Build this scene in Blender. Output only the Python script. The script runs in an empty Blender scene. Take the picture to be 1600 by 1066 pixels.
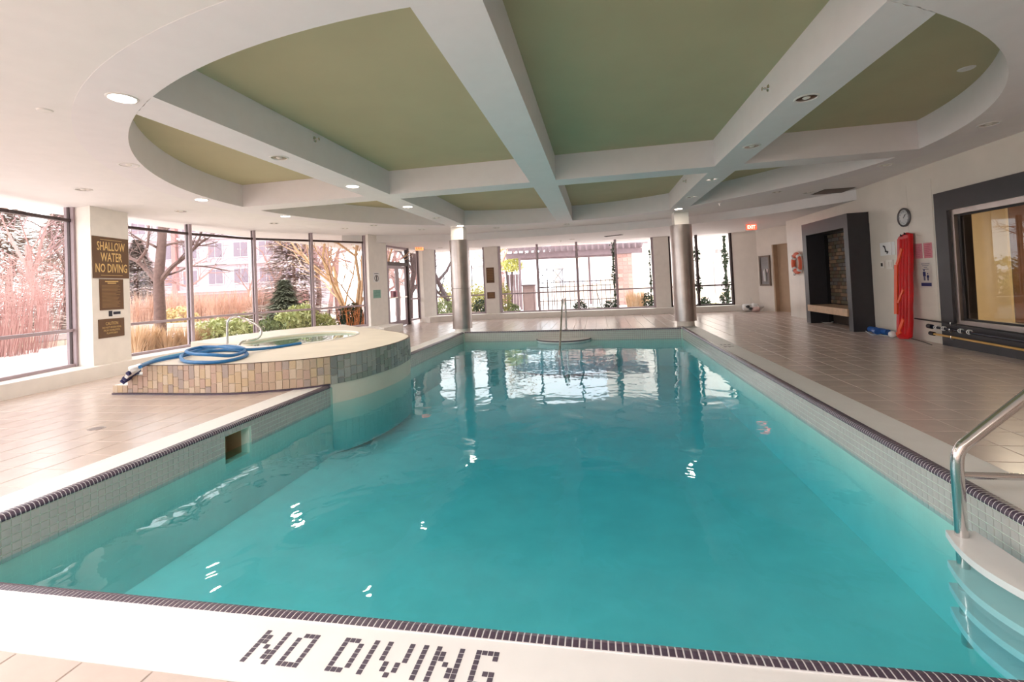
import bpy, bmesh, math, random
import numpy as np
from mathutils import Vector, Matrix
from mathutils.geometry import tessellate_polygon

sc = bpy.context.scene
COL = sc.collection
random.seed(7)
rng = np.random.default_rng(7)

# ------------------------------------------------------------------ camera
F, PX, PY, EYE = 711.0, 800.0, 428.0, 1.3
_d = np.array([(932-PX)/F, (PY-437)/F, -1.0]); _d /= np.linalg.norm(_d)
_e = np.array([1, 0.0454, 0.0]); _e = _e-_d*np.dot(_e, _d); _e /= np.linalg.norm(_e)
_u = np.cross(_e, _d)
RC = np.array([_e, _d, _u])                      # camera axes expressed in the room's axes
cam = bpy.data.cameras.new('camera')
cam.sensor_width = 36.0
cam.lens = 36.0*F/1600.0
cam.shift_x = 0.0
cam.shift_y = -(533.0-PY)/1600.0
cam.clip_start = 0.05
cam.clip_end = 400
co = bpy.data.objects.new('camera', cam); COL.objects.link(co)
m = Matrix.Identity(4)
for i in range(3):
    for j in range(3):
        m[i][j] = RC[i][j]
m[2][3] = EYE
co.matrix_world = m
sc.camera = co

# ------------------------------------------------------------------ view, sky, added fill lamps
sc.view_settings.view_transform = 'Standard'
sc.view_settings.look = 'None'
sc.view_settings.gamma = 1.0
sc.view_settings.use_curve_mapping = False
sc.view_settings.exposure = 0.85
SKY = 2.5
w = bpy.data.worlds.new('overcast_sky'); sc.world = w; w.use_nodes = True
wn = w.node_tree.nodes; wl = w.node_tree.links
bg = wn['Background']; bg.inputs[1].default_value = SKY
tc = wn.new('ShaderNodeTexCoord'); nz = wn.new('ShaderNodeTexNoise'); cr = wn.new('ShaderNodeValToRGB')
nz.inputs['Scale'].default_value = 2.2; nz.inputs['Detail'].default_value = 4
cr.color_ramp.elements[0].position = .35; cr.color_ramp.elements[0].color = (.86, .90, 1, 1)
cr.color_ramp.elements[1].position = .65; cr.color_ramp.elements[1].color = (1, .97, .95, 1)
wl.new(tc.outputs['Generated'], nz.inputs['Vector']); wl.new(nz.outputs['Fac'], cr.inputs['Fac'])
wl.new(cr.outputs['Color'], bg.inputs['Color'])

def area(name, loc, rot, sx, sy, power, col=(1, .93, .86)):
    l = bpy.data.lights.new(name, 'AREA'); l.shape = 'RECTANGLE'; l.size = sx; l.size_y = sy
    l.energy = power; l.color = col
    o = bpy.data.objects.new(name, l); o.location = loc; o.rotation_euler = rot; COL.objects.link(o); return o
# added fill lamps, unseen behind the camera, to brighten the near deck
area('added_fill_lamp', (-2.9, -1.2, 2.9), (0, 0, 0), 3.0, 1.2, 125, (1, .97, .95))
area('added_fill_lamp', (0.6, -1.6, 2.9), (0, 0, 0), 2.0, 1.0, 10)

# ------------------------------------------------------------------ pixel -> room helpers
def ray(px, py): return RC @ np.array([(px-PX)/F, (PY-py)/F, -1.0])
def onz(px, py, z):
    r = ray(px, py); t = (z-EYE)/r[2]; return Vector((t*r[0], t*r[1], z))
def ony(px, py, y):
    r = ray(px, py); t = y/r[1]; return Vector((t*r[0], y, EYE+t*r[2]))
def onx(px, py, x):
    r = ray(px, py); t = x/r[0]; return Vector((x, t*r[1], EYE+t*r[2]))
def at(px, py, d):
    r = ray(px, py); return Vector((d*r[0], d*r[1], EYE+d*r[2]))

# ------------------------------------------------------------------ materials
def lin(c):
    return tuple(((v/255)/12.92 if v/255 <= .04045 else ((v/255+.055)/1.055)**2.4) for v in c)
MATS = {}
def mat(name, col, rough=.6, metal=0, var=.06, scale=6, bump=0, bscale=40, spec=.5, emit=0, trans=0, sss=0):
    if name in MATS: return MATS[name]
    M = bpy.data.materials.new(name); M.use_nodes = True
    nt = M.node_tree; b = nt.nodes['Principled BSDF']
    c = lin(col)
    b.inputs['Roughness'].default_value = rough; b.inputs['Metallic'].default_value = metal
    b.inputs['Specular IOR Level'].default_value = spec
    if trans: b.inputs['Transmission Weight'].default_value = trans
    g = nt.nodes.new('ShaderNodeNewGeometry') if False else None
    t = nt.nodes.new('ShaderNodeTexCoord')
    n = nt.nodes.new('ShaderNodeTexNoise'); n.inputs['Scale'].default_value = scale; n.inputs['Detail'].default_value = 5
    r = nt.nodes.new('ShaderNodeValToRGB')
    r.color_ramp.elements[0].position = .3; r.color_ramp.elements[1].position = .7
    r.color_ramp.elements[0].color = (*[v*(1-var) for v in c], 1)
    r.color_ramp.elements[1].color = (*[min(1, v*(1+var)) for v in c], 1)
    nt.links.new(t.outputs['Object'], n.inputs['Vector'])
    nt.links.new(n.outputs['Fac'], r.inputs['Fac']); nt.links.new(r.outputs['Color'], b.inputs['Base Color'])
    if bump:
        n2 = nt.nodes.new('ShaderNodeTexNoise'); n2.inputs['Scale'].default_value = bscale
        bp = nt.nodes.new('ShaderNodeBump'); bp.inputs['Strength'].default_value = bump; bp.inputs['Distance'].default_value = .01
        nt.links.new(t.outputs['Object'], n2.inputs['Vector']); nt.links.new(n2.outputs['Fac'], bp.inputs['Height'])
        nt.links.new(bp.outputs['Normal'], b.inputs['Normal'])
    if emit:
        b.inputs['Emission Color'].default_value = (*c, 1); b.inputs['Emission Strength'].default_value = emit
    MATS[name] = M
    return M

def glass_mat(name, tint=(1, 1, 1), refl=1.0):
    M = bpy.data.materials.new(name); M.use_nodes = True; nt = M.node_tree
    nt.nodes.remove(nt.nodes['Principled BSDF'])
    out = nt.nodes['Material Output']
    tr = nt.nodes.new('ShaderNodeBsdfTransparent'); tr.inputs[0].default_value = (*tint, 1)
    gl = nt.nodes.new('ShaderNodeBsdfGlossy'); gl.inputs['Roughness'].default_value = .0
    fr = nt.nodes.new('ShaderNodeFresnel'); fr.inputs['IOR'].default_value = 1.45
    mu = nt.nodes.new('ShaderNodeMath'); mu.operation = 'MULTIPLY'; mu.inputs[1].default_value = refl
    mx = nt.nodes.new('ShaderNodeMixShader')
    ge = nt.nodes.new('ShaderNodeNewGeometry'); fb = nt.nodes.new('ShaderNodeMath'); fb.operation = 'SUBTRACT'; fb.inputs[0].default_value = 1.0; fb.use_clamp = True
    m2 = nt.nodes.new('ShaderNodeMath'); m2.operation = 'MULTIPLY'
    nt.links.new(ge.outputs['Backfacing'], fb.inputs[1]); nt.links.new(fr.outputs[0], mu.inputs[0])
    nt.links.new(mu.outputs[0], m2.inputs[0]); nt.links.new(fb.outputs[0], m2.inputs[1]); nt.links.new(m2.outputs[0], mx.inputs[0])
    nt.links.new(tr.outputs[0], mx.inputs[1]); nt.links.new(gl.outputs[0], mx.inputs[2])
    nt.links.new(mx.outputs[0], out.inputs['Surface'])
    MATS[name] = M
    return M

M_soffit = mat('white_ceiling_paint', (242, 235, 237), .8, var=.015)
M_outer = mat('warm_white_ceiling_paint', (243, 237, 236), .8, var=.015)
M_green = mat('sage_green_paint', (196, 184, 150), .85, var=.03, scale=2)
M_wall = mat('cream_wall', (240, 230, 220), .5, var=.03, scale=3)
M_tilewall = mat('cream_wall_tile', (230, 221, 210), .3, var=.04, scale=2)
M_pier = mat('cream_pier_paint', (244, 237, 229), .6, var=.03)
M_ledge = mat('ledge_tile', (245, 239, 232), .45, var=.03)
M_floor = mat('beige_floor_tile', (214, 197, 188), .24, var=.06, scale=5, bump=.05)
M_grout = mat('floor_grout', (200, 186, 180), .8)
M_coping = mat('white_coping', (248, 246, 244), .5, var=.02)
M_nosing = mat('dark_nosing_tile', (88, 74, 90), .3, var=.25, scale=30)
M_tilegrout = mat('white_grout', (240, 238, 240), .7)
M_wtile = mat('pale_grey_waterline_tile', (206, 202, 198), .25, var=.05, scale=12)
M_plaster = mat('pale_pool_plaster', (226, 242, 228), .7, var=.05, scale=3)
M_metal = mat('brushed_steel', (196, 186, 182), .33, metal=1, var=.1, scale=4, bump=.03, bscale=120)
M_chrome = mat('polished_steel', (222, 218, 216), .16, metal=1, var=.04)
M_frame = mat('mauve_grey_aluminium', (176, 158, 164), .45, metal=0, var=.05)
M_frame_dark = mat('dark_bronze_aluminium', (72, 58, 58), .45, metal=.3, var=.05)
M_glass = glass_mat('window_glass', (.97, .98, .97), .8)
M_dark = mat('charcoal_panel', (52, 50, 54), .4, var=.08, scale=8)
M_black = mat('black_rubber', (22, 22, 26), .5)
M_white = mat('white_plastic', (246, 246, 246), .35, var=.02)
M_brown = mat('brown_sign', (104, 74, 48), .5, var=.06)
M_gold = mat('gold_lettering', (232, 196, 128), .5, var=.03)
M_paper = mat('white_paper', (240, 238, 236), .7, var=.02)
M_ink = mat('dark_ink', (40, 38, 52), .6)
M_blueink = mat('navy_ink', (52, 56, 110), .6)
M_wood = mat('pale_wood', (206, 172, 140), .5, var=.12, scale=9)
M_doorwood = mat('beige_door', (188, 160, 134), .5, var=.05)

# ------------------------------------------------------------------ mesh builder
class MB:
    def __init__(s): s.v = []; s.f = []
    def add(s, vs, fs):
        b = len(s.v); s.v += [tuple(v) for v in vs]; s.f += [tuple(b+i for i in f) for f in fs]; return s
    def box(s, a, b, rot=None, org=None):
        x0, y0, z0 = a; x1, y1, z1 = b
        vs = [Vector(p) for p in ((x0, y0, z0), (x1, y0, z0), (x1, y1, z0), (x0, y1, z0), (x0, y0, z1), (x1, y0, z1), (x1, y1, z1), (x0, y1, z1))]
        if rot is not None:
            org = Vector(org or (0, 0, 0)); vs = [rot @ v + org for v in vs]
        return s.add(vs, [(0, 3, 2, 1), (4, 5, 6, 7), (0, 1, 5, 4), (1, 2, 6, 5), (2, 3, 7, 6), (3, 0, 4, 7)])
    def bevel_box(s, a, b, r, rot=None, org=None):
        bm = bmesh.new(); bmesh.ops.create_cube(bm, size=1)
        for v in bm.verts:
            v.co = Vector([a[i]+(b[i]-a[i])*(v.co[i]+.5) for i in range(3)])
        bmesh.ops.bevel(bm, geom=bm.edges[:], offset=r, segments=2, profile=.7, affect='EDGES')
        bm.verts.index_update()
        vs = [v.co.copy() for v in bm.verts]
        if rot is not None:
            org = Vector(org or (0, 0, 0)); vs = [rot @ v + org for v in vs]
        s.add(vs, [[v.index for v in f.verts] for f in bm.faces]); bm.free(); return s
    def prism(s, poly, z0, z1, caps=True):
        n = len(poly); vs = [(p[0], p[1], z0) for p in poly]+[(p[0], p[1], z1) for p in poly]
        A = sum(poly[i][0]*poly[(i+1) % n][1]-poly[(i+1) % n][0]*poly[i][1] for i in range(n))
        fs = []
        for i in range(n):
            j = (i+1) % n
            fs.append((i, j, n+j, n+i) if A > 0 else (j, i, n+i, n+j))
        if caps:
            for t in tessellate_polygon([[Vector((p[0], p[1], 0)) for p in poly]]):
                a, b, c = t
                ar = (poly[b][0]-poly[a][0])*(poly[c][1]-poly[a][1])-(poly[c][0]-poly[a][0])*(poly[b][1]-poly[a][1])
                if ar < 0: b, c = c, b
                fs.append((c, b, a)); fs.append((n+a, n+b, n+c))
        return s.add(vs, fs)
    def tube(s, pts, r, n=10, cap=True, r2=None):
        pts = [Vector(p) for p in pts]; k = len(pts)
        t = (pts[1]-pts[0]).normalized()
        up = Vector((0, 0, 1)) if abs(t.z) < .9 else Vector((1, 0, 0))
        nrm = (up-t*up.dot(t)).normalized(); vs = []; fs = []
        for i, p in enumerate(pts):
            tt = (pts[min(i+1, k-1)]-pts[max(i-1, 0)])
            if tt.length > 1e-9: t = tt.normalized()
            nrm = nrm-t*nrm.dot(t)
            nrm = nrm.normalized() if nrm.length > 1e-6 else t.orthogonal().normalized()
            bi = t.cross(nrm)
            rr = r if r2 is None else r+(r2-r)*i/(k-1)
            for q in range(n):
                a = 2*math.pi*q/n; vs.append(p+nrm*(rr*math.cos(a))+bi*(rr*math.sin(a)))
        for i in range(k-1):
            for q in range(n):
                q2 = (q+1) % n; fs.append((i*n+q, i*n+q2, (i+1)*n+q2, (i+1)*n+q))
        if cap:
            fs.append(tuple(reversed(range(n)))); fs.append(tuple((k-1)*n+q for q in range(n)))
        return s.add(vs, fs)
    def lathe(s, prof, n=32, org=(0, 0, 0), rot=None):
        vs = []; fs = []; k = len(prof); org = Vector(org)
        for (r, z) in prof:
            for q in range(n):
                a = 2*math.pi*q/n; v = Vector((r*math.cos(a), r*math.sin(a), z))
                vs.append((rot @ v if rot is not None else v)+org)
        for i in range(k-1):
            for q in range(n):
                q2 = (q+1) % n; fs.append((i*n+q, i*n+q2, (i+1)*n+q2, (i+1)*n+q))
        return s.add(vs, fs)
    def build(s, name, material, parent=None, smooth=False, kind=None, label=None):
        me = bpy.data.meshes.new(name); me.from_pydata(s.v, [], s.f); me.update()
        if smooth:
            for p in me.polygons: p.use_smooth = True
            try: me.set_sharp_from_angle(angle=math.radians(40))
            except Exception: pass
        if material: me.materials.append(material)
        o = bpy.data.objects.new(name, me); COL.objects.link(o)
        if parent: attach(o, parent)
        if kind: o['kind'] = kind
        if label: o['label'] = label
        return o

def wloc(p):
    q = Vector((0, 0, 0))
    while p:
        q += p.location+p.matrix_parent_inverse.translation; p = p.parent
    return q
def attach(o, parent):
    o.parent = parent; o.matrix_parent_inverse = Matrix.Translation(-wloc(parent))
def tag(o, label=None, cat=None, group=None, kind=None):
    if label: o['label'] = label
    if cat: o['category'] = cat
    if group: o['group'] = group
    if kind: o['kind'] = kind
    return o
def thing(name, label, cat, loc=(0, 0, 0), group=None, kind=None):
    o = bpy.data.objects.new(name, None); o.empty_display_size = .1; COL.objects.link(o)
    o.location = loc
    return tag(o, label, cat, group, kind)
def structure(name, mb, material, smooth=False):
    return tag(mb.build(name, material, None, smooth), kind='structure')
def clone(root, delta, label=None, group=None):
    r = root.copy(); COL.objects.link(r); r.location = root.location+Vector(delta)
    if label: r['label'] = label
    if group: r['group'] = group
    for ch in root.children:
        c = ch.copy(); COL.objects.link(c); c.parent = r; c.matrix_parent_inverse = ch.matrix_parent_inverse
        for g in ch.children:
            d = g.copy(); COL.objects.link(d); d.parent = c; d.matrix_parent_inverse = g.matrix_parent_inverse
    return r
def piece(name, me, parent, M4):
    o = bpy.data.objects.new(name, me); COL.objects.link(o); o.parent = parent
    o.matrix_parent_inverse = Matrix.Translation(-wloc(parent)); o.matrix_basis = M4
    return o
def smoothline(pts, n=8):
    """Catmull-Rom through the points"""
    P = [Vector(p) for p in pts]; out = []
    for i in range(len(P)-1):
        p0 = P[max(i-1, 0)]; p1 = P[i]; p2 = P[i+1]; p3 = P[min(i+2, len(P)-1)]
        for k in range(n):
            t = k/n
            out.append(.5*((2*p1)+(p2-p0)*t+(2*p0-5*p1+4*p2-p3)*t*t+(3*p1-p0-3*p2+p3)*t**3))
    out.append(P[-1]); return out
def text(body, size, M4, material, parent, name='lettering', extrude=.002, width=None, bold=0.0):
    """lettering as a mesh; size = cap height, width = the width it is fitted to"""
    c = bpy.data.curves.new(name, 'FONT'); c.body = body; c.size = 1; c.extrude = 0
    c.align_x = 'CENTER'; c.align_y = 'CENTER'; c.resolution_u = 2; c.offset = bold
    tmp = bpy.data.objects.new(name, c)
    me = bpy.data.meshes.new_from_object(tmp); bpy.data.objects.remove(tmp); bpy.data.curves.remove(c)
    vs = [v.co.copy() for v in me.vertices]
    x0, x1 = min(v.x for v in vs), max(v.x for v in vs); y0, y1 = min(v.y for v in vs), max(v.y for v in vs)
    ky = size/(y1-y0); kx = (width/(x1-x0)) if width else ky
    for v in me.vertices:
        v.co = ((v.co.x-(x0+x1)/2)*kx, (v.co.y-(y0+y1)/2)*ky, extrude)
    me.materials.clear(); me.materials.append(material)
    return piece(name, me, parent, M4)
def frame4(origin, xdir, zdir=(0, 0, 1)):
    """local x along xdir, local y along up, local z out of the face"""
    x = Vector(xdir).normalized(); y = Vector(zdir); y = (y-x*y.dot(x)).normalized(); n = x.cross(y)
    M4 = Matrix.Identity(4)
    for i in range(3):
        M4[i][0] = x[i]; M4[i][1] = y[i]; M4[i][2] = n[i]; M4[i][3] = origin[i]
    return M4
def panel(M4, x0, y0, x1, y1, d0, d1, mb=None):
    mb = mb or MB()
    b = len(mb.v); mb.box((x0, y0, d0), (x1, y1, d1))
    for i in range(b, len(mb.v)): mb.v[i] = tuple(M4 @ Vector(mb.v[i]))
    return mb

ZC, ZO, ZG, ZF = 2.95, 2.952, 3.36, 2.73        # coffer ring, outer ceiling, green coffers, low soffit

# ================================================================== SETTING
PL, PR, PN = -3.69, 2.05, 1.70                 # pool left, right, near edges
def pfar(x): return 12.25+(x-PL)*(11.98-12.25)/(PR-PL)
WR = 5.47                                       # right wall plane

# ---- floor with individual tiles
floor = structure('floor', (lambda b: [b.box((-9.6, -3.2, -.3), (-4.07, 18.2, -.004)), b.box((2.43, -3.2, -.3), (6.6, 18.2, -.004)),
        b.box((-4.07, -3.2, -.3), (2.43, 1.36, -.004)), b.prism([(-4.07, pfar(-4.07)+.12), (2.43, pfar(2.43)+.12), (2.43, 18.2), (-4.07, 18.2)], -.3, -.004)][0])(MB()), M_grout)
T = .305
tile = MB(); h = .1495
tile.add([(-h, -h, -.0045), (h, -h, -.0045), (h, h, -.0045), (-h, h, -.0045), (-h+.003, -h+.003, 0), (h-.003, -h+.003, 0), (h-.003, h-.003, 0), (-h+.003, h-.003, 0)],
         [(4, 5, 6, 7), (0, 1, 5, 4), (1, 2, 6, 5), (2, 3, 7, 6), (3, 0, 4, 7)])
tile_me = bpy.data.meshes.new('floor_tile'); tile_me.from_pydata(tile.v, [], tile.f); tile_me.materials.append(M_floor)
cells = []
grid = []
for j in range(-10, 60):
    y = 1.36-.1525+j*T
    for i in range(14): grid.append((2.43+.1525+i*T, y))
    for i in range(19): grid.append((-4.07-.1525-i*T, y))
for i in range(21):
    x = -4.07+.1525+i*T+.04
    for j in range(15): grid.append((x, 1.36-.1525-j*T))
    for j in range(21):
        if x < 2.4: grid.append((x, pfar(x)+.12+.1525+j*T))
for x, y in grid:
    if x < -9.5 or x > 6.5 or y > 18.1 or y < -3.1: continue
    if x > WR+.1 and y < 14.2: continue
    fx = RC.T @ np.array([x, y, -EYE]); d = -fx[2]
    vis = 1e9
    if d > .3:
        u, v = PX+F*fx[0]/d, PY-F*fx[1]/d
        hid = (x < -8.35 and y > 4) or (-8.3 < x < -3.4 and 5.3 < y < 10.3)
        if -40 < u < 1640 and -40 < v < 1110 and not hid: vis = np.hypot(np.hypot(x, y), EYE)
    cells.append((vis, x, y))
cells.sort()
rest = MB()
for k, (vis, x, y) in enumerate(cells):
    if k < 290 and vis < 1e8: piece('floor_tile', tile_me, floor, Matrix.Translation((x, y, 0)))
    else: rest.add([(a+x, b+y, c) for a, b, c in tile.v], tile.f)
tag(rest.build('floor_tile_field', M_floor, floor), kind='stuff')

# ---- ceiling
EC, EA, EB = (-.9, 7.55), 5.5, 5.05
def ell(th, grow=0.0):
    deg = math.degrees(th) % 360
    k = 1-.055*math.exp(-((deg-38)/24)**2)
    return (EC[0]+(EA*k+grow)*math.cos(th), EC[1]+(EB*k+grow)*math.sin(th))
NE = 180
E0 = [ell(2*math.pi*i/NE) for i in range(NE)]
E1 = [ell(2*math.pi*i/NE, .4) for i in range(NE)]
cb = MB()                                        # outer ceiling with the round opening
outer = [(-9.7, -3.2), (6.6, -3.2), (6.6, 18.2), (-9.7, 18.2)]
allp = [Vector((p[0], p[1], 0)) for p in outer]+[Vector((p[0], p[1], 0)) for p in E1]
tris = tessellate_polygon([allp[:4], allp[4:]])
fs = []
for a, b, c in tris:
    ar = (allp[b]-allp[a]).cross(allp[c]-allp[a]).z
    fs.append((a, b, c) if ar < 0 else (a, c, b))
cb.add([(p.x, p.y, ZO) for p in allp], fs)
cb.box((-9.7, -3.2, 3.5), (6.6, 18.2, 3.6))
ceiling = structure('ceiling', cb, M_outer)
rb = MB(); vs = [(p[0], p[1], ZC) for p in E0]+[(p[0], p[1], ZC) for p in E1]+[(p[0], p[1], ZO) for p in E1]+[(p[0], p[1], ZG) for p in E0]
fs = []
for i in range(NE):
    j = (i+1) % NE
    fs += [(i, j, NE+j, NE+i), (NE+i, NE+j, 2*NE+j, 2*NE+i), (j, i, 3*NE+i, 3*NE+j)]
rb.add(vs, fs)
rb.build('soffit_ring', M_soffit, ceiling, smooth=True)
gb = MB(); gb.add([(p[0], p[1], ZG) for p in E0], [tuple(range(NE))]); gb.build('green_coffer_panel', M_green, ceiling, label='sage green painted recess above the white beams')
def ell_y(x, far):
    best = None
    lo, hi = (0, math.pi) if far else (math.pi, 2*math.pi)
    for k in range(400):
        th = lo+(hi-lo)*k/399; p = ell(th)
        if best is None or abs(p[0]-x) < best[0]: best = (abs(p[0]-x), p[1])
    return best[1]
def ell_x(y, right):
    best = None
    lo, hi = (-math.pi/2, math.pi/2) if right else (math.pi/2, 1.5*math.pi)
    for k in range(400):
        th = lo+(hi-lo)*k/399; p = ell(th)
        if best is None or abs(p[1]-y) < best[0]: best = (abs(p[1]-y), p[0])
    return best[1]
BE = [(-3.94, -3.473), (-.998, -.571), (1.86, 2.28)]
for x0, x1 in BE:
    n = 8; xs = [x0+(x1-x0)*i/n for i in range(n+1)]
    poly = [(x, ell_y(x, False)+.001) for x in xs]+[(x, ell_y(x, True)-.001) for x in reversed(xs)]
    MB().prism(poly, ZC, ZG+.01).build('long_beam', M_soffit, ceiling)
TY0, TY1 = 7.40, 7.84
ys = [TY0+(TY1-TY0)*i/6 for i in range(7)]
MB().prism([(ell_x(y, False), y) for y in reversed(ys)]+[(BE[0][0], TY0), (BE[0][0], TY1)], ZC, ZG+.01).build('cross_beam', M_soffit, ceiling)
MB().box((BE[0][1], TY0, ZC), (BE[1][0], TY1, ZG+.01)).build('cross_beam', M_soffit, ceiling)
MB().box((BE[1][1], TY0, ZC), (BE[2][0], TY1, ZG+.01)).build('cross_beam', M_soffit, ceiling)
MB().prism([(ell_x(y, True), y) for y in ys]+[(BE[2][1], TY1), (BE[2][1], TY0)], ZC, ZG+.01).build('cross_beam', M_soffit, ceiling)
fas = smoothline([(-7.4, 12.4, 0), (-6.4, 12.95, 0), (-5.3, 13.5, 0), (-4.06, 13.95, 0), (-2, 14.05, 0), (.65, 13.9, 0), (2.4, 13.5, 0), (3.4, 12.95, 0), (4.32, 12.25, 0), (5.0, 11.4, 0), (5.6, 10.55, 0)], 6)
MB().prism([(p.x, p.y) for p in fas]+[(6.6, 10.55), (6.6, 18.2), (-7.4, 18.2)], ZF, ZO+.02).build('low_soffit', M_outer, ceiling, smooth=False)

# ---- left glazed wall
GL = [(-7.7, -3.2), (-7.95, 1.5), (-8.25, 3.9), (-8.85, 6.3)]
G2 = [(-8.98, 7.25), (-8.95, 8.7), (-8.6, 10.25), (-7.75, 11.4), (-6.88, 12.72)]
LF = smoothline([(-7.2, -3.2, 0), (-7.45, 1.5, 0), (-7.85, 3.4, 0), (-8.13, 4.9, 0), (-8.24, 5.86, 0), (-8.33, 6.77, 0), (-8.42, 7.9, 0), (-8.35, 9.0, 0), (-7.95, 10.3, 0), (-7.1, 11.5, 0), (-6.3, 12.15, 0), (-5.92, 11.9, 0), (-5.88, 12.5, 0), (-5.9, 13.15, 0)], 4)
ledge = structure('trim_1', MB().prism([(p.x, p.y) for p in LF]+[(-6.75, 13.35), (-7.2, 12.8), (-8.0, 11.5), (-8.85, 10.35), (-9.2, 8.75), (-9.2, 7.2), (-9.1, 6.3), (-8.5, 3.9), (-8.2, 1.5), (-7.95, -3.2)], 0, .22), M_ledge)
def pier(name, poly, top, mat_=None):
    return structure(name, MB().prism(poly, 0, top), mat_ or M_pier)
pier1 = pier('wall_left', [(-8.87, 6.33), (-8.44, 6.31), (-8.60, 7.08), (-9.02, 7.22), (-9.2, 6.8)], ZO)
pier2 = pier('wall_left', [(-6.9, 12.8), (-6.60, 12.47), (-6.46, 13.35), (-6.72, 13.62), (-7.0, 13.5)], ZO)
def bar_between(mb, a, b, z0, z1, wdt, off=0.0):
    a = Vector((a[0], a[1], 0)); b = Vector((b[0], b[1], 0)); t = (b-a).normalized(); n = Vector((-t.y, t.x, 0))
    p = [a+n*(off-wdt/2), b+n*(off-wdt/2), b+n*(off+wdt/2), a+n*(off+wdt/2)]
    return mb.prism([(q.x, q.y) for q in p], z0, z1)
def glazing(name, pts, zb, zt, rails, posts=True, deep=.15, mw=.06, ends=(True, True), material=None):
    w_ = thing(name, None, None, (pts[0][0], pts[0][1], zb), kind='structure')
    fm = material or M_frame
    n = len(pts)
    for i in range(n):
        if (i == 0 and not ends[0]) or (i == n-1 and not ends[1]): continue
        p = Vector((*pts[i], 0)); q = Vector((*pts[min(i+1, n-1)], 0))-Vector((*pts[max(i-1, 0)], 0))
        t = q.normalized(); nn = Vector((-t.y, t.x, 0))
        poly = [p-t*mw/2-nn*deep/2, p+t*mw/2-nn*deep/2, p+t*mw/2+nn*deep/2, p-t*mw/2+nn*deep/2]
        MB().prism([(v.x, v.y) for v in poly], zb, zt).build('mullion', fm, w_)
        poly = [p-t*mw*.7-nn*.02, p+t*mw*.7-nn*.02, p+t*mw*.7+nn*.02, p-t*mw*.7+nn*.02]
        MB().prism([(v.x, v.y) for v in poly], zb+.001, zt-.001).build('mullion_gasket', M_frame_dark, w_)
    for i in range(n-1):
        a, b = pts[i], pts[i+1]
        t = (Vector(b)-Vector(a)).normalized()*mw*.5; a2 = Vector(a)+t; b2 = Vector(b)-t
        for z in rails:
            bar_between(MB(), a2, b2, z-.025, z+.025, .08).build('transom', M_frame_dark if z > 2 else fm, w_)
        bar_between(MB(), a2, b2, zb, zb+.05, .09).build('sill_rail', fm, w_)
        bar_between(MB(), a2, b2, zb+.04, zt-.003, .008).build('pane', M_glass, w_)
    return w_
glazing('window_1', GL, .22, ZO, (.84, 2.72))
glazing('window_2', G2, .22, ZO, (.84, 2.74))
# ---- garden door beside the second pier
glazing('window_3', [(-6.68, 15.38), (-6.58, 16.2)], .12, ZF, (.9,), deep=.12)
d1 = thing('door_1', None, None, (-6.72, 13.65, 0), kind='structure')
for p in ((-6.72, 13.68), (-6.68, 15.34)):
    bar_between(MB(), p, (p[0]+.004, p[1]+.14), 0, ZF, .12).build('jamb', M_frame_dark if p[1] > 15 else M_frame, d1)
bar_between(MB(), (-6.72, 13.8), (-6.68, 15.36), 2.08, 2.2, .1).build('header', M_frame_dark, d1)
bar_between(MB(), (-6.72, 13.8), (-6.68, 15.36), ZF-.06, ZF, .1).build('header', M_frame, d1)
bar_between(MB(), (-6.72, 13.82), (-6.68, 15.36), 2.2, ZF-.06, .008).build('pane', M_glass, d1)
for (ya, yb) in ((13.83, 14.56), (14.6, 15.33)):
    leaf = MB()
    bar_between(leaf, (-6.71, ya), (-6.7, ya+.09), .02, 2.07, .05); bar_between(leaf, (-6.71, yb-.09), (-6.7, yb), .02, 2.07, .05)
    bar_between(leaf, (-6.71, ya+.09), (-6.7, yb-.09), .02, .2, .05); bar_between(leaf, (-6.71, ya+.09), (-6.7, yb-.09), 1.98, 2.07, .05)
    lf = leaf.build('door_leaf', M_frame, d1)
    bar_between(MB(), (-6.71, ya+.09), (-6.7, yb-.09), .2, 1.98, .008).build('pane', M_glass, lf)
    bar_between(MB(), (-6.66, ya+.1), (-6.65, yb-.1), .98, 1.02, .03).build('push_bar', M_chrome, lf)
pier3 = pier('wall_left', [(-6.62, 16.24), (-6.33, 16.05), (-6.06, 16.6), (-6.2, 16.95), (-6.7, 16.9)], ZF)
# ---- far glazed wall
glazing('window_4', [(-6.13, 16.78), (-4.2, 16.95)], .2, ZF, (.91,), mw=.07)
pier4 = pier('wall_far', [(-4.17, 16.85), (-3.66, 16.9), (-3.66, 17.2), (-4.17, 17.2)], ZF)
glazing('window_5', [(-3.6, 17.0), (-2.15, 17.02), (-.68, 17.04), (.73, 17.06), (2.03, 17.1)], .2, ZF, (.91,), mw=.06)
pier5 = pier('wall_far', [(2.06, 16.98), (2.58, 16.98), (2.58, 17.25), (2.06, 17.25)], ZF)
glazing('window_6', [(2.62, 17.12), (3.55, 17.15), (4.70, 17.2)], .2, ZF, (.91,), mw=.06, material=M_frame_dark)
wall_far = structure('wall_far', MB().prism([(4.74, 17.12), (5.40, 16.72), (5.6, 16.9), (5.6, 17.4), (4.74, 17.4)], 0, ZF+.05), M_wall)
ledge_far = structure('trim_2', (lambda b: [b.prism([(-6.0, 15.7), (-5.75, 16.15), (-5.2, 16.45), (-3.6, 16.5), (.8, 16.5), (4.86, 16.75), (4.86, 17.35), (-6.3, 17.1), (-6.5, 16.2)], 0, .2)][0])(MB()), M_ledge)
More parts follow.
